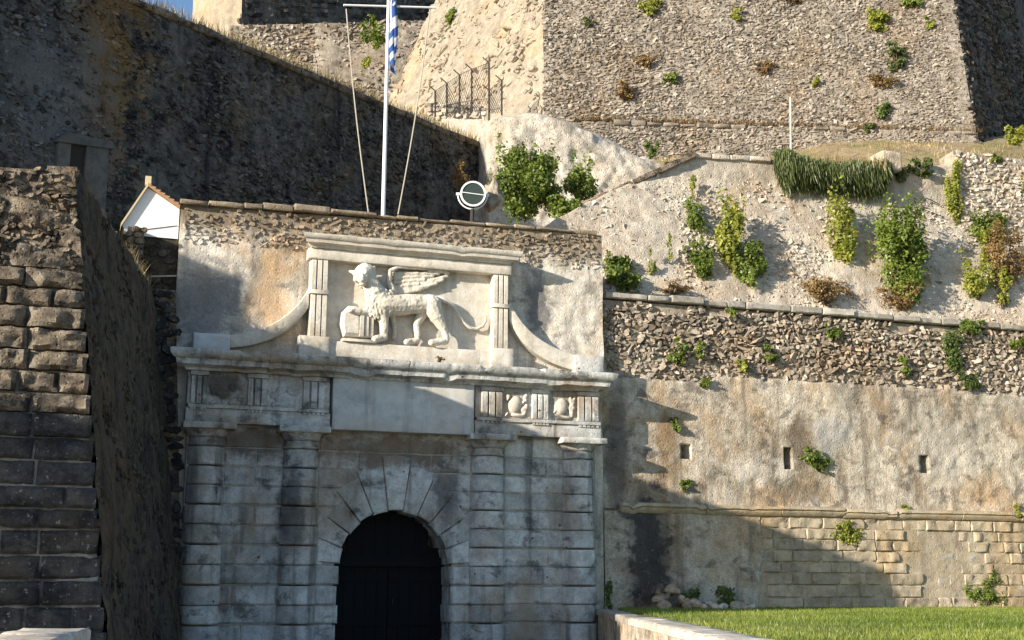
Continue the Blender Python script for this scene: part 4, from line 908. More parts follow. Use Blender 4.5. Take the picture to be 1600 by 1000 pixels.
# browner panel wall at the right end
q0, q1 = at(1512, 345, 3.0), at(1680, 252, 3.0); YP = w2pt(q0.x, q0.z).y-.10; YQ = w2pt(q0.x, q1.z).y-.10; bp_ = empty('panel_wall', (q0.x, 3.0, q0.z), 'browner coursed wall panel right of the ivy column', 'wall')
patch('face', [(q0.x, YP, q0.z-.5), (q1.x, YP, q0.z-.5), (q1.x, YQ, q1.z), (q0.x, YQ, q1.z)], .1, .08, 2, 'rubble', bp_, 33, thick=.8)
S = stones([(q0.x, YP, q0.z-.5), (q1.x, YP, q0.z-.5), (q1.x, YQ, q1.z), (q0.x, YQ, q1.z)], .20, .12, .05, 83, chaos=.7, tilt=.8); stonemass('facing_stones', S, 'pale', bp_)

# ================================================================== PARAPETS of the bridge
def parapet(name, A, B, zt, wdt, label, capmat='parapet', over=.05, wm='plaster'):
    U = (B-A); U.z = 0; L = U.length; U.normalize(); N = Vector((U.y, -U.x, 0))
    e = empty(name, (A.x, A.y, 0), label, 'parapet'); fr = Frame((A.x, A.y, 0), U, (0, 0, 1), N)
    for s in (1, -1):
        c = [A+N*s*wdt/2, B+N*s*wdt/2] if s > 0 else [B+N*s*wdt/2, A+N*s*wdt/2]
        c = [Vector((p.x, p.y, -.02)) for p in c]; c += [Vector((p.x, p.y, zt-.13)) for p in c[::-1]]
        patch('side_face', c, .09, .04, 2.5, wm, e, 3)
    mb = MB(); P = [A+N*wdt/2, A-N*wdt/2]; mb.add([Vector((P[0].x, P[0].y, 0)), Vector((P[1].x, P[1].y, 0)), Vector((P[1].x, P[1].y, zt-.13)), Vector((P[0].x, P[0].y, zt-.13))], [(0, 1, 2, 3)]); mb.build('end_face', wm, e)
    x = 0; k = 0
    while x < L-.1:
        l = min(rnd.uniform(1.1, 1.9), L-x); tf = Frame((A.x, A.y, zt), U, tuple(-N), (0, 0, 1)); 
        v, f = block(tf, x, x+l, -wdt/2-over, wdt/2+over, 0, int(A.x*50)+k+2000, gap=.006, bev=.03, drop=.025, rough=.012, cell=.2, back=.14); mesh('cap_stone', v, f, capmat, e, rnd.uniform(.4, .7)); x += l; k += 1
    return e
PK = atz(1008, 965, .80)
parapet('bridge_parapet', PK-PD*.05, PE, .80, .58, 'pale capped stone parapet of the bridge beside the lawn')
parapet('parapet_stub', PA-PD*1.2+Vector((.05, 0, 0)), PK-PD*.12, .765, .40, 'shaded short parapet length joining bridge parapet to the gate', 'coping')
LA = atz(118, 984, .95); LB = atz(-60, 1004, .95)
parapet('bridge_parapet', Vector((LA.x-.2, LA.y+.6, .95)), Vector((LA.x-1.6, LA.y-9, .95)), .95, .7, 'pale slab topped parapet in shade at foot of the bastion')

# ================================================================== SMALL THINGS
FP = Vector((0.0, 2.0, 10.6))
fp = empty('flagpole', tuple(FP), 'tall white flagpole with crossarm and halyards standing on the gate roof', 'flagpole')
mb = MB(); mb.tube([FP, FP+Vector((0, 0, 9.2))], [.062, .045], 12); mb.build('pole', 'polewhite', fp)
mb = MB(); mb.tube([FP, FP+Vector((0, 0, .12))], [.18, .16], 12); mb.build('base', 'darkmetal', fp)
a, b = at(537, 8, 2), at(681, 12, 2); mb = MB(); mb.tube([a, b], .032, 8); mb.build('crossarm', 'polewhite', fp)
def rope(a, b, sag, nm='halyard'):
    pts = [a.lerp(b, t)+Vector((sag*math.sin(math.pi*t), 0, 0)) for t in np.linspace(0, 1, 12)]; mb = MB(); mb.tube(pts, .019, 6); mb.build(nm, 'rope', fp)
rope(at(541, 14, 2), at(576, 335, 2), -.05); rope(at(672, 14, 2), at(622, 335, 2), .06)
# the flag, hanging slack: nine stripes and a cantoned cross in blue and white
def flagmat():
    t = NT('blue and white striped cloth'); uv = t.n('Attribute', attribute_name='cloth').outputs['Vector']
    s = t.n('SeparateXYZ', {0: uv}); u, v = s.outputs[0], s.outputs[1]
    st = t.math('MODULO', t.math('FLOOR', t.math('MULTIPLY', v, 9.)), 2.)      # 0 = blue
    cu = t.math('ABSOLUTE', t.math('SUBTRACT', u, .185)); cv = t.math('ABSOLUTE', t.math('SUBTRACT', v, .722))
    cross = t.math('MAXIMUM', t.math('LESS_THAN', cu, .037), t.math('LESS_THAN', cv, .0555))
    inc = t.math('MULTIPLY', t.math('LESS_THAN', u, .37), t.math('GREATER_THAN', v, .4444))
    wht = t.n('Mix', {0: inc, 2: st, 3: cross}).outputs[0]
    col = t.mix(wht, (.06, .13, .36), (.78, .78, .80)); d = t.n('BsdfDiffuse', {0: col}).outputs[0]; tr = t.n('BsdfTranslucent', {0: col}).outputs[0]
    t.t.links.new(t.n('MixShader', {0: .3, 1: d, 2: tr}).outputs[0], t.out.inputs[0]); return t.m
MT['flag'] = flagmat()
def flag():
    nu, nv_ = 46, 50; top = at(612, -38, 2).z; bot = at(612, 136, 2).z; H = (top-bot); V = []; uvs = []
    for j in range(nv_):
        v = 1-j/(nv_-1)
        for i in range(nu):
            u = i/(nu-1)                       # cloth gathered into folds beside the pole, outer edge hanging lower
            z = top-(1-v)*H*.62-u*H*.38*(.75+.25*math.sin(v*3))
            fold = .055+.16*u*(.55+.45*math.sin(v*2.2+.4))
            x = .06+fold*(.55+.5*math.sin(u*15+v*1.7))+.03*math.sin(v*7+u*3); y = .10*math.cos(u*15+v*1.7)*(.4+u*.6)
            V.append((FP.x+x+.01*(1-v), FP.y+y-.02, z)); uvs.append((u, v, 0))
    o = mesh('flag', V, [tuple(q) for q in gridfaces(nu, nv_)], 'flag', None, .5, 180)
    a = o.data.attributes.new('cloth', 'FLOAT_VECTOR', 'POINT'); a.data.foreach_set('vector', np.array(uvs, np.float32).ravel())
    tag(o, 'blue and white striped flag hanging slack beside the white pole', 'flag')
flag()
# floodlight on the parapet
lc = at(739, 303, 1.4); S0 = empty('searchlight', (lc.x, 1.4, 11.0), 'round grey searchlight with pale ring standing on the gate parapet', 'searchlight')
ld = Vector((-.22, -1, -.12)).normalized(); lx = ld.orthogonal(); lx = ld.cross(Vector((0, 0, 1))).normalized(); lz = lx.cross(ld)
def ring(c, r0, r1, d0, d1, n=28):
    V = []; 
    for k in range(n):
        a = 2*math.pi*k/n; e = lx*math.cos(a)+lz*math.sin(a); V += [c+e*r0+ld*d0, c+e*r1+ld*d0, c+e*r1+ld*d1, c+e*r0+ld*d1]
    f = [(4*k+j, 4*k+(j+1) % 4, 4*((k+1) % n)+(j+1) % 4, 4*((k+1) % n)+j) for k in range(n) for j in range(4)]; return V, f
v, f = ring(lc, .315, .365, -.03, .05); mesh('rim', v, f, 'polewhite', S0)
mb = MB(); mb.tube([lc, lc-ld*.12, lc-ld*.42, lc-ld*.52], [.355, .35, .30, .16], 20); mb.build('housing', 'lamp_body', S0)
mb = MB(); mb.tube([lc+ld*.008, lc+ld*.022], [.31, .30], 24); mb.build('glass', 'lamp_glass', S0)
mb = MB(); mb.tube([lc+ld*.045-lx*.31-lz*.03, lc+ld*.045+lx*.31+lz*.03], .014, 6); mb.build('bar', 'polewhite', S0)
yk = MB(); pts = [lc+lx*(.42*math.cos(a))+lz*(.42*math.sin(a))-ld*.12 for a in np.linspace(0, -math.pi, 15)]; yk.tube(pts, .024, 8); yk.build('yoke', 'polewhite', S0)
for s in (-1, 1): m = MB(); m.tube([lc+lx*s*.34-ld*.12, lc+lx*s*.47-ld*.12], .045, 8); m.build('pivot_knob', 'polewhite', S0)
m = MB(); m.tube([Vector((lc.x, 1.5, 10.6)), lc-lz*.42-ld*.12], .06, 8); m.build('stand', 'darkmetal', S0)
bd = at(771, 303, 1.9); v, f = ell((0, 0, 0), (.26, .28, .44), .15, 14); v = v*(1+.7*fbm(v*7, 4, 3))[:, None]+np.array([bd.x, 1.9, bd.z-.1])
tag(mesh('boulder', v, f, 'rubble', None, .6, 180), 'knobbly brown boulder standing between searchlight and big bush', 'rock')
# small mast on the slope
a, b = atd(1235, 246, 44), atd(1235, 152, 44); m = MB(); m.tube([a-Vector((0, 0, .5)), b], .035, 6); tag(m.build('mast', 'parapet'), 'slim pale mast standing on the slope above the hanging creeper', 'mast')
# concrete block on the slope
a, b = atd(1380, 250, 41.5), atd(1416, 234, 41.5); m = MB(); m.box((a.x, a.y, a.z-.3), (b.x, a.y+.8, b.z)); o = m.build('concrete_block', 'pale'); bv = o.modifiers.new('b', 'BEVEL'); bv.width = .05; bv.segments = 2
tag(o, 'pale concrete block lying on the slope right of the creeper', 'block')
# bent metal bracket on the retaining wall
pt = [w2pt(at(px, py, 3.2).x, at(px, py, 3.2).z)-Vector((0, .12, 0)) for px, py in ((1478, 338), (1440, 322), (1456, 306), (1476, 316))]
m = MB()
for p, q in zip(pt, pt[1:]): m.tube([p, q], .018, 5)
m.tube([pt[1], pt[1]+Vector((0, .4, 0))], .018, 5); m.tube([pt[0], pt[0]+Vector((0, .4, 0))], .018, 5)
tag(m.build('wire_bracket', 'darkmetal'), 'bent dark wire bracket fixed to pale wall beside the ivy', 'bracket')
# chain-link fence with barbed arms
fn = empty('wire_fence', tuple(atd(720, 170, 46)), 'rusty chain-link fence with angled post tops below the upper bastion', 'fence')
FT = [(680, 142, 172), (698, 130, 170), (718, 117, 168), (737, 108, 166), (764, 98, 164)]
tops = []; bots = []
for i, (px, y0, y1) in enumerate(FT+[(764, 141, 178), (784, 126, 176)]):
    d = 46.3+.05*i; a, b = atd(px, y1+10, d), atd(px, y0, d); m = MB(); m.tube([a, b], .035, 6); m.build('post', 'darkmetal', fn); tops.append(b); bots.append(atd(px, y1, d))
    m = MB(); m.tube([b, b+R0*-.24+Vector((0, 0, .22))], .025, 5); m.build('barb_arm', 'darkmetal', fn)
def netpanel(a0, a1, b0, b1):
    m = MB(); L = (a1-a0).length; n = max(3, int(L/.10))
    for k in range(-n, n+1):
        for s in (1, -1):
            u0 = k/n; pts = []
            for t in (0, 1):
                u = u0+s*t*1.0
                pts.append((u, t))
            (ua, ta), (ub_, tb) = pts
            def clip(u, t): return b0.lerp(b1, u).lerp(a0.lerp(a1, u), t)
            lo, hi = 0., 1.
            if s > 0: lo = max(0, -u0); hi = min(1, 1-u0)
            else: lo = max(0, u0-1); hi = min(1, u0)
            if hi-lo > .03: m.tube([clip(u0+s*lo, lo), clip(u0+s*hi, hi)], .011, 3)
    m.tube([a0, a1], .012, 4); m.tube([b0.lerp(a0, .15), b1.lerp(a1, .15)], .012, 4)
    o = m.build('wire_mesh', 'darkmetal', fn, 0)
for i in range(4): netpanel(tops[i], tops[i+1], bots[i], bots[i+1])
netpanel(tops[5], tops[6], bots[5], bots[6])

# ================================================================== PLANTS
LEAF = np.array([(-.5, 0, 0), (0, -.28, .05), (.5, 0, -.06), (0, .28, .05)])
def leaves(rg, pos, size, nrm, jit=.8):
    """bent leaf quads at the given points, roughly facing nrm"""
    n = len(pos); d = nrm+rg.normal(0, jit, (n, 3)); d /= np.linalg.norm(d, axis=1, keepdims=True)
    r = rg.normal(0, 1, (n, 3)); r[:, 2] -= .6; x = r-d*np.sum(r*d, 1, keepdims=True); x /= np.linalg.norm(x, axis=1, keepdims=True); y = np.cross(d, x)
    s = size*(.6+.8*rg.random(n))
    return (pos[:, None, :]+s[:, None, None]*(LEAF[None, :, 0:1]*x[:, None]+LEAF[None, :, 1:2]*y[:, None]+LEAF[None, :, 2:3]*d[:, None])).reshape(-1, 3)
LQ = lambda n: [q for k in range(n) for q in ((4*k, 4*k+1, 4*k+3), (4*k+1, 4*k+2, 4*k+3))]
def clumps(rg, w_, h_, d_, n, shape):
    """leaf points on many small tufts that make up several uneven lobes"""
    nl = 9 if w_ > 1 else 6; lob = []
    for k in range(nl):
        t = rg.uniform(-.75, .8); lim = {'spire': max(.08, .9*(1-(t+1)/2)), 'hang': max(.15, .75*((t+1)/2)**.6), 'fan': .3+.5*(t+1)/2}.get(shape, .72*math.sqrt(max(.05, 1-t*t)))
        a = rg.uniform(0, 6.28); r = lim*rg.random()**.5; lob.append((r*math.cos(a), r*math.sin(a), t, rg.uniform(.2, .44), rg.uniform(.22, .5)))
    lob.append((0, 0, -.45, .45, .5)); lob = np.array(lob); m = max(10, n//18)
    L = lob[rg.choice(len(lob), m, p=lob[:, 3]**2/np.sum(lob[:, 3]**2))]; d = rg.normal(0, 1, (m, 3)); d /= np.linalg.norm(d, axis=1, keepdims=True)
    C = L[:, :3]+d*np.stack([L[:, 3], L[:, 3], L[:, 4]], -1)*(.55+.55*rg.random((m, 1)))
    C[:, 2] = np.maximum(C[:, 2], -1)
    ki = rg.integers(0, m, n); p = C[ki]+rg.normal(0, .075, (n, 3))*rg.uniform(.6, 1.5, m)[ki][:, None]*np.array([1, 1, 1.2])
    tone = rg.random(m)[ki]; return p*np.array([w_/2, d_/2, h_/2]), p, tone
def plant(name, label, pos, w_, h_, mat, cat='plant', n=500, size=.11, d_=None, shape='round', seed=0, stems=True, group=None, shoots=0, lift=.5):
    rg = np.random.default_rng(seed); d_ = d_ or w_*.8; pos = Vector(pos); w_ *= 1.18; h_ *= 1.08; n = int(n*2.6); shoots = int(shoots*1.6)
    P, p, tone = clumps(rg, w_, h_, d_, n, shape); P = P+np.array([0, 0, h_*lift]); nr = p*np.array([.8, 1, .6])+np.array([-.2, -.5, .5])
    if shoots:
        ex = []; ep = []
        for k in range(shoots):
            x0, y0 = rg.uniform(-.42, .42)*w_, rg.uniform(-.35, .35)*d_; zt = h_*rg.uniform(.9, 1.28); m = 34; t = rg.random(m)
            ex.append(np.stack([x0+t*rg.uniform(-.1, .1)*w_+rg.normal(0, .03*w_, m), y0+rg.normal(0, .03*w_, m), h_*.45+t*(zt-h_*.45)], -1))
        ex = np.concatenate(ex); P = np.concatenate([P, ex]); nr = np.concatenate([nr, np.tile([-.3, -.6, .3], (len(ex), 1))]); tone = np.concatenate([tone, rg.uniform(.4, 1, len(ex))])
    V = leaves(rg, P, size, nr)+np.array(pos); ti = np.clip(np.repeat(tone*.7+.3*rg.random(len(P)), 4), 0, 1)
    e = empty(name, tuple(pos), label, cat, group)
    mesh('foliage', V, LQ(len(P)), mat, e, ti, 0)
    if stems:
        mb = MB()
        for k in range(5 if w_ > .6 else 3):
            q = P[rg.integers(0, len(P))]; b = Vector((rg.uniform(-.06, .06), .03, 0)); tp = Vector(q*.75); md = b.lerp(tp, .5)+Vector((rg.uniform(-.05, .05), 0, .04))
            mb.tube([pos+b, pos+md, pos+tp], [.022*max(w_, .5), .015*max(w_, .5), .004], 5)
        mb.build('stem', 'bark', e)
    return e
def on(px, py, surf):
    if surf == 'rw': q = at(px, py, .12)
    elif surf == 'w2':
        Y = 2.2
        for _ in range(8): q = at(px, py, Y); Y = w2pt(q.x, q.z).y
        q = at(px, py, Y-.08)
    elif surf == 'ub':
        d = ray(px, py); N = Vector(pnorm([B0, B1, T1, T0])); t = (B0-Vector(CAM)).dot(N)/d.dot(N); q = Vector(CAM)+d*t+N*.05
    elif surf == 'ul':
        d = ray(px, py); N = Vector(pnorm([L0, B0, T0, L1])); t = (B0-Vector(CAM)).dot(N)/d.dot(N); q = Vector(CAM)+d*t+N*.05
    else: q = atd(px, py, surf)
    return q
def P_(name, label, px, py, w_, h_, surf, mat, **kw):
    """px,py = foot of the plant in the photograph; w_,h_ in its pixels"""
    q = on(px, py, surf); s = (q-Vector(CAM)).dot(FW)/F
    return plant(name, label, q, w_*s, h_*s, mat, seed=int(px*7+py), **kw)
# behind the gate
P_('bush', 'big dark green bush with tall shoots behind the searchlight', 820, 340, 96, 100, 38.6, 'leaf', n=3400, size=.13, shape='round', shoots=14, cat='bush', group='bushes by the retaining wall')
P_('bush', 'rounded green bush in front of white rock, right of the big bush', 908, 312, 52, 68, 40.5, 'leaf', n=1300, size=.12, shoots=4, cat='bush', group='bushes by the retaining wall')
P_('bush', 'low green growth peeping over the gate parapet below the rounded bush', 882, 345, 64, 34, 38, 'leaf', n=900, size=.10, cat='bush', group='bushes by the retaining wall')
P_('dry_shrub', 'bare pinkish dry shrub between big bush and rounded bush', 872, 335, 60, 46, 39.2, 'leaf_brown', n=420, size=.07, cat='shrub', group='dry shrubs by the retaining wall')
P_('dry_shrub', 'rusty dry shrub behind the searchlight at dark wall end', 722, 300, 42, 52, 42, 'leaf_brown', n=420, size=.08, cat='shrub', group='dry shrubs by the retaining wall')
# on and before the pale retaining wall
P_('bush', 'shaded round green bush beside gate corner above the coping', 972, 452, 62, 58, 'w2', 'leaf', n=1200, size=.11, cat='bush', group='bushes by the retaining wall')
P_('creeping_plant', 'thin upright sprig right of the shaded round bush', 1018, 430, 14, 46, 'w2', 'leaf_yellow', n=90, size=.09, shape='spire')
P_('creeping_plant', 'slender yellow sprig low on pale wall left of the small round bush', 1048, 412, 12, 44, 'w2', 'leaf_yellow', n=80, size=.09, shape='spire')
P_('creeping_plant', 'thin yellow trailing shoot high on pale wall below the level kerb', 1084, 312, 14, 52, 'w2', 'leaf_yellow', n=90, size=.08, shape='spire')
P_('creeping_plant', 'leafy tuft hanging high on the pale wall below the trailing shoot', 1090, 362, 42, 54, 'w2', 'leaf', n=420, size=.10, shape='hang')
P_('bush', 'small round olive bush left of the tall yellow-green bush', 1097, 432, 46, 60, 'w2', 'leaf', n=700, size=.10, cat='bush', group='bushes by the retaining wall')
P_('bush', 'tall yellow-green bush climbing the pale wall', 1146, 425, 56, 108, 'w2', 'leaf_yellow', n=1300, size=.13, shape='round', shoots=3, cat='bush', group='bushes by the retaining wall')
P_('bush', 'darker bush clinging to the right side of tall yellow-green bush', 1176, 445, 50, 72, 'w2', 'leaf', n=800, size=.11, cat='bush', group='bushes by the retaining wall')
P_('creeping_plant', 'leafy fan-shaped climber below the hanging creeper', 1322, 412, 62, 106, 'w2', 'leaf_yellow', n=900, size=.12, shape='fan', shoots=3)
P_('bush', 'largest tall bush on pale wall with pointed tips', 1406, 472, 92, 142, 'w2', 'leaf', n=2600, size=.13, shape='round', shoots=12, cat='bush', group='bushes by the retaining wall')
P_('ivy', 'bright green ivy column hanging beside the brown panel wall', 1497, 350, 36, 92, 'w2', 'leaf_yellow', n=1100, size=.10, shape='round', cat='ivy', d_=.5)
P_('ivy', 'dark ivy spreading sideways below the ivy column', 1548, 378, 84, 44, 'w2', 'leaf', n=1000, size=.10, cat='ivy', d_=.5)
P_('ivy', 'ivy tail dropping below the sideways ivy', 1538, 410, 26, 50, 'w2', 'leaf_yellow', n=300, size=.10, cat='ivy', shape='hang', d_=.4)
P_('dry_shrub', 'large rust-coloured dry shrub near the right edge', 1572, 455, 76, 96, 'w2', 'leaf_brown', n=1500, size=.09, cat='shrub', group='dry shrubs by the retaining wall')
P_('bush', 'pale yellow bush left of the rust-coloured shrub', 1530, 468, 62, 74, 'w2', 'leaf_yellow', n=800, size=.10, cat='bush', group='bushes by the retaining wall')
P_('bush', 'green leafy bush under the rust-coloured shrub above coping', 1568, 482, 34, 62, 'w2', 'leaf_yellow', n=400, size=.11, cat='bush', group='bushes by the retaining wall')
P_('bush', 'yellow bush at right edge on brown panel wall', 1600, 318, 30, 48, 'w2', 'leaf_yellow', n=400, size=.11, cat='bush', group='bushes by the retaining wall')
P_('bush', 'flat dark green tuft on wall top right of the creeper', 1440, 275, 50, 24, 'w2', 'leaf_dark', n=400, size=.10, cat='bush', group='bushes by the retaining wall')
P_('dry_shrub', 'brownish tuft on wall top touching the creeper end', 1408, 285, 40, 30, 'w2', 'leaf_olive', n=380, size=.10, cat='shrub', shape='hang')
P_('bush', 'yellow green bush under the shaded bastion face at right edge', 1588, 226, 46, 28, 46, 'leaf_yellow', n=420, size=.14, cat='bush', group='bushes by the retaining wall')
P_('bush', 'low green tuft on slope kerb near right edge', 1552, 256, 30, 16, 'w2', 'leaf', n=200, size=.1, cat='bush', group='bushes by the retaining wall')
for lab, px, w_, h_ in (('low brown scrub beside the shaded round bush above coping', 1052, 62, 24), 
        ('broad rusty scrub below the fan-shaped climber', 1292, 100, 50), ('rusty scrub at foot of the largest tall bush', 1410, 80, 46),):
    P_('dry_shrub', lab, px, 446+(px-960)*.065+8, w_, h_, 'w2', 'leaf_brown', n=int(w_*h_*.22), size=.075, cat='shrub', group='dry shrubs by the retaining wall')
# curtain-wall weeds
for lab, px, py, w_, h_, m in (
    ('leafy weed in rubble nearest the gate corner', 1064, 572, 36, 42, 'leaf'), ('two-tone weed beside the leafy weed in rubble', 1094, 560, 24, 24, 'leaf'),
    ('small weed near the top of rubble below the coping start', 1145, 496, 22, 18, 'leaf'), ('small bright weed in mid rubble with a gap below', 1162, 582, 22, 24, 'leaf_yellow'),
    ('pointed weed casting a shadow in mid rubble', 1206, 566, 34, 26, 'leaf'), ('tiny weed on the plaster edge below leafy weed', 1100, 606, 26, 20, 'leaf'),
    ('large rosette weed high in the rubble', 1304, 532, 40, 30, 'leaf'), ('single weed in rubble right of centre', 1416, 588, 28, 28, 'leaf'),
    ('cluster of weeds under coping toward right edge', 1520, 528, 62, 32, 'leaf'), ('dark trailing weed below the coping cluster', 1494, 580, 50, 60, 'leaf_dark'),
    ('dark weed on plaster edge near the crack', 1518, 612, 46, 30, 'leaf_dark'), ('weed at far right edge of the rubble', 1592, 552, 30, 28, 'leaf'),
    ('weed on plaster above the first loophole', 1058, 676, 26, 24, 'leaf'), ('weed on plaster above the string course start', 1072, 770, 28, 22, 'leaf'),
    ('big rosette weed beside the tall middle loophole', 1280, 736, 54, 36, 'leaf'), ('pale weed on ashlar just below the string course', 1320, 858, 60, 42, 'leaf_yellow'),
    ('weed growing at foot of ashlar on the lawn', 1544, 948, 60, 46, 'leaf'), ('small weed on the string course right end', 1588, 812, 18, 24, 'leaf_yellow'),
    ('small weed tuft on the string course middle joint', 1416, 806, 26, 16, 'leaf_yellow')):
    P_('weed', lab, px, py, w_, h_, 'rw', m, n=int(w_*h_*.16)+40, size=.085, group='weeds in the curtain wall', cat='weed', d_=.35)
for lab, px, py, w_, h_ in (('dark weed in front of the stone heap', 1072, 956, 34, 34), ('dark weed at right end of the stone heap', 1122, 958, 44, 32), ('creeping weed against the gate edge by parapet', 943, 975, 14, 60)):
    q = atz(px, 952, LZ) if px > 950 else Vector((5.62, -.75, .3)); plant('weed', lab, q+Vector((0, -.4 if px > 950 else 0, -.03)), w_/55, h_/55, 'leaf_dark', cat='weed', n=300, size=.09, d_=.4, seed=px)
P_('weed', 'small leafy weed on recess beside the angled rail', 236, 414, 30, 14, 32.3, 'leaf', n=130, size=.06, cat='weed')
P_('weed', 'dry tuft on the cornice ledge under the lion', 687, 566, 22, 8, 31.2, 'leaf_brown', n=90, size=.05, cat='weed', d_=.2)
# tufts on the upper bastion
for lab, px, py, w_, h_, m, sf in (
    ('green tuft near bastion top edge left of centre', 1018, 28, 46, 28, 'leaf_yellow', 'ub'), ('small tuft below and right of brown grass patch', 1046, 134, 30, 20, 'leaf', 'ub'),
    ('yellow green tuft high at right of bastion face', 1372, 50, 54, 34, 'leaf_yellow', 'ub'), ('round twiggy bush casting shadow on bastion right side', 1400, 112, 54, 40, 'leaf_olive', 'ub'),
    ('tuft cut by the top frame near bastion right corner', 1430, 14, 56, 24, 'leaf', 'ub'), ('tiny tuft near the top frame at bastion centre', 1152, 32, 20, 20, 'leaf_yellow', 'ub'),
    ('small green bush above the ledge at right', 1380, 188, 28, 26, 'leaf_dark', 'ub'), ('dark tuft growing on the bastion ledge', 1357, 208, 26, 22, 'leaf_olive', 'ub'),
    ('tiny tuft at bastion right edge near corner', 1450, 46, 26, 22, 'leaf_yellow', 'ub'), ('tiny green sprig mid face of bastion', 1274, 136, 18, 14, 'leaf_yellow', 'ub'),
    ('rusty dry growth on bastion left of centre', 1014, 108, 40, 22, 'leaf_brown', 'ub'), ('rusty trailing growth below the twiggy bush', 1378, 140, 60, 24, 'leaf_brown', 'ub'),
    ('brown patch of dry growth low on bastion left', 975, 160, 40, 36, 'leaf_brown', 'ub'), ('tiny olive tuft near the left bastion corner', 918, 42, 22, 14, 'leaf_olive', 'ub'),
    ('rusty dry tuft right of centre at bastion mid height', 1192, 118, 40, 24, 'leaf_brown', 'ub'), ('brown tuft cut by the top frame at bastion centre', 1235, 10, 50, 18, 'leaf_brown', 'ub'),
    ('bright bush on the pale bastion face beside its corner', 778, 42, 28, 40, 'leaf_yellow', 'ul'), ('green hanging bush on pale bastion face', 710, 54, 32, 42, 'leaf', 'ul'),
    ('round green bush on rear rampart beside the flag', 584, 76, 42, 50, 'leaf', 56.5), ('yellow tuft on rear rampart below the round bush', 572, 108, 18, 24, 'leaf_yellow', 56.5),
    ('yellow sprig on rear rampart right of the flag', 662, 66, 16, 26, 'leaf_yellow', 58), ('small green tuft at pale bastion foot edge', 1018, 244, 26, 22, 'leaf_dark', 44.5)):
    P_('tuft' if h_ < 38 else 'bush', lab, px, py, w_, h_, sf, m, n=int(w_*h_*.22)+40, size=.15 if m != 'leaf_brown' else .11, cat='bush', d_=.7, group='tufts growing on the upper fortress')
# hanging creeper over the pale wall
def creeper():
    rg = np.random.default_rng(9); n = 11000; P = []; T = []; 
    e = empty('hanging_creeper', tuple(on(1295, 270, 'w2')), 'broad dark green creeper hanging like a curtain over the pale wall', 'creeper')
    quads = []; f = []; ti = []
    for k in range(n):
        px = rg.uniform(1204, 1386); top = np.interp(px, [1200, 1225, 1240, 1290, 1340, 1385], [236, 236, 248, 258, 256, 254])+rg.uniform(-4, 8); bot = np.interp(px, [1204, 1212, 1225, 1235, 1300, 1355, 1372, 1387], [262, 290, 312, 300, 300, 314, 312, 268])+rg.uniform(-10, 5)
        t = rg.random(); y0 = top+(bot-top)*t*.85; q = on(px, y0, 'w2'); bul = .18+.50*math.sin(math.pi*min(1, .15+t*.9))*min(1, (px-1200)/22, (1390-px)/18)*rg.uniform(.4, 1); q = q+Vector((0, -bul, 0)); L = rg.uniform(.14, .40)
        w_ = .008+.010*rg.random(); a = rg.normal(0, .18); d = Vector((a, rg.normal(0, .12)-.1, -1)).normalized(); s = d.cross(Vector((rg.normal(0, 1), rg.normal(0, 1), 0))).normalized()*w_
        quads += [q-s, q+s, q+d*L*.6+s*.8, q+d*L, q+d*L*.6-s*.8]; i = 5*k; f.append((i, i+1, i+2, i+3, i+4)); ti += [float(np.clip(rg.normal(.45, .25), 0, 1))]*5
    mesh('strands', quads, f, 'leaf_olive', e, ti, 0)
    m = MB()
    for px in (1215, 1250, 1290, 1330, 1370): q = on(px, 250, 'w2'); m.tube([q+Vector((0, .1, .1)), q+Vector((.05, -.3, -.2)), q+Vector((.1, -.35, -.7))], [.03, .025, .01], 5)
    m.build('stem', 'bark', e)
creeper()
# grass: blades merged, uncountable
def blades(name, label, pts, hgt, wid, mat, seed, lean=.35):
    rg = np.random.default_rng(seed); P = np.array([tuple(p) for p in pts]); n = len(P); a = rg.uniform(0, np.pi, n); h = hgt*(.45+.9*rg.random(n)); w_ = wid*(.6+.8*rg.random(n))
    s = np.stack([np.cos(a)*w_, np.sin(a)*w_, 0*a], -1); l = np.stack([rg.normal(0, lean, n)*h, rg.normal(0, lean, n)*h, h], -1)
    V = np.stack([P-s, P+s, P+l*.6+s*.6, P+l, P+l*.6-s*.6], 1).reshape(-1, 3); f = [(5*k, 5*k+1, 5*k+2, 5*k+3, 5*k+4) for k in range(n)]
    tone = np.clip(.5+.9*fbm(P*.4, 4, seed)+rg.normal(0, .2, n), 0, 1)
    o = mesh(name, V, f, mat, None, np.repeat(tone, 5), 0); return tag(o, label, 'grass', kind='stuff')
rg = np.random.default_rng(5); pts = []
while len(pts) < 120000:
    x = rg.uniform(-1, 24); y = .1-(rg.random()**1.2)*21
    if x > PA.x+(y-PA.y)*PD.x/PD.y+.45: pts.append((x, y, LZ-.02))
blades('lawn_grass', 'short sunlit green grass covering the lawn', pts, .085, .007, 'grass', 3)
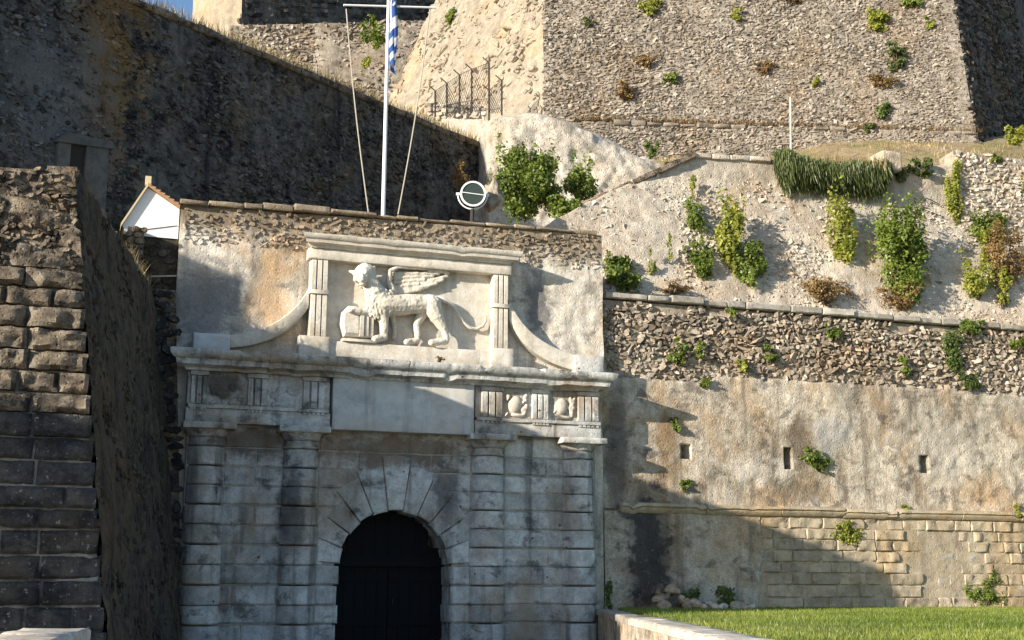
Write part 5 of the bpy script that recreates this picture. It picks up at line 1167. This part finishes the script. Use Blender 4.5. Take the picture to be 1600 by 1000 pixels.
pts = []
for k in range(5200):
    t = rg.random(); p = V0.lerp(DB, t)-DN*rg.uniform(-.05, .9); pts.append((p.x, p.y, DT-.03))
blades('wall_top_grass', 'straw-coloured dry grass along the top of dark wall', pts, .42, .014, 'drygrass', 4)
pts = []
for k in range(9000):
    x = rg.uniform(6.0, 24); pts.append((x, rg.uniform(.75, 1.75), 9.27))
blades('terrace_grass', 'dry grass strip behind the curtain wall coping', pts, .26, .012, 'drygrass', 6)
pts = []
for k in range(5200):
    x = rg.uniform(9.8, 30); y = rg.uniform(3.9, 12.5); z = float(hill_z(np.array([x]), np.array([y]))[0]); 
    if fbm(np.array([[x*.6, y*.6, 0]]), 3, 5)[0] > -.05: pts.append((x, y, z-.03))
blades('slope_grass', 'dry grass on the slope at upper bastion foot', pts, .20, .016, 'drygrass', 7)
pts = []
for k in range(1500):
    px = rg.uniform(1262, 1368); q = atd(px, 262, 42); z = hill_z(np.array([q.x]), np.array([q.y]))[0]; pts.append((q.x, q.y+rg.uniform(-.9, .6), z-.1))
blades('straw_tuft', 'tall pale straw behind the hanging creeper', pts, .6, .012, 'drygrass', 8)
pts = []
for k in range(420):
    t = rg.uniform(.62, .98); p = BK1.lerp(BE1, t); pts.append((p.x-rg.uniform(-.02, .5), p.y, p.z-.05))
blades('bastion_top_grass', 'sparse dry grass on the bastion flank top', pts, .34, .010, 'drygrass', 9)
pts = []
for k in range(3000):
    t = rg.random(); p = lp(t); pts.append((p.x+rg.uniform(-.1, .1), p.y-rg.uniform(.05, .3), p.z+.05))
blades('ledge_grass', 'rusty dry grass along the upper bastion ledge', pts, .20, .014, 'leaf_brown', 10)
# added wall out of view, standing in for an unknown caster: shades the lower bastion
ow_ = empty('shade_wall', (-24, -16, 0), 'unseen stone wall added beside the bridge head to shade the lower bastion', 'wall')
patch('face', [(-26, -17.4, 0), (-26, -13.2, 0), (-26, -13.2, 9.6), (-26, -17.4, 9.6)], .4, .1, 1, 'bastion', ow_, 3, thick=1.5)
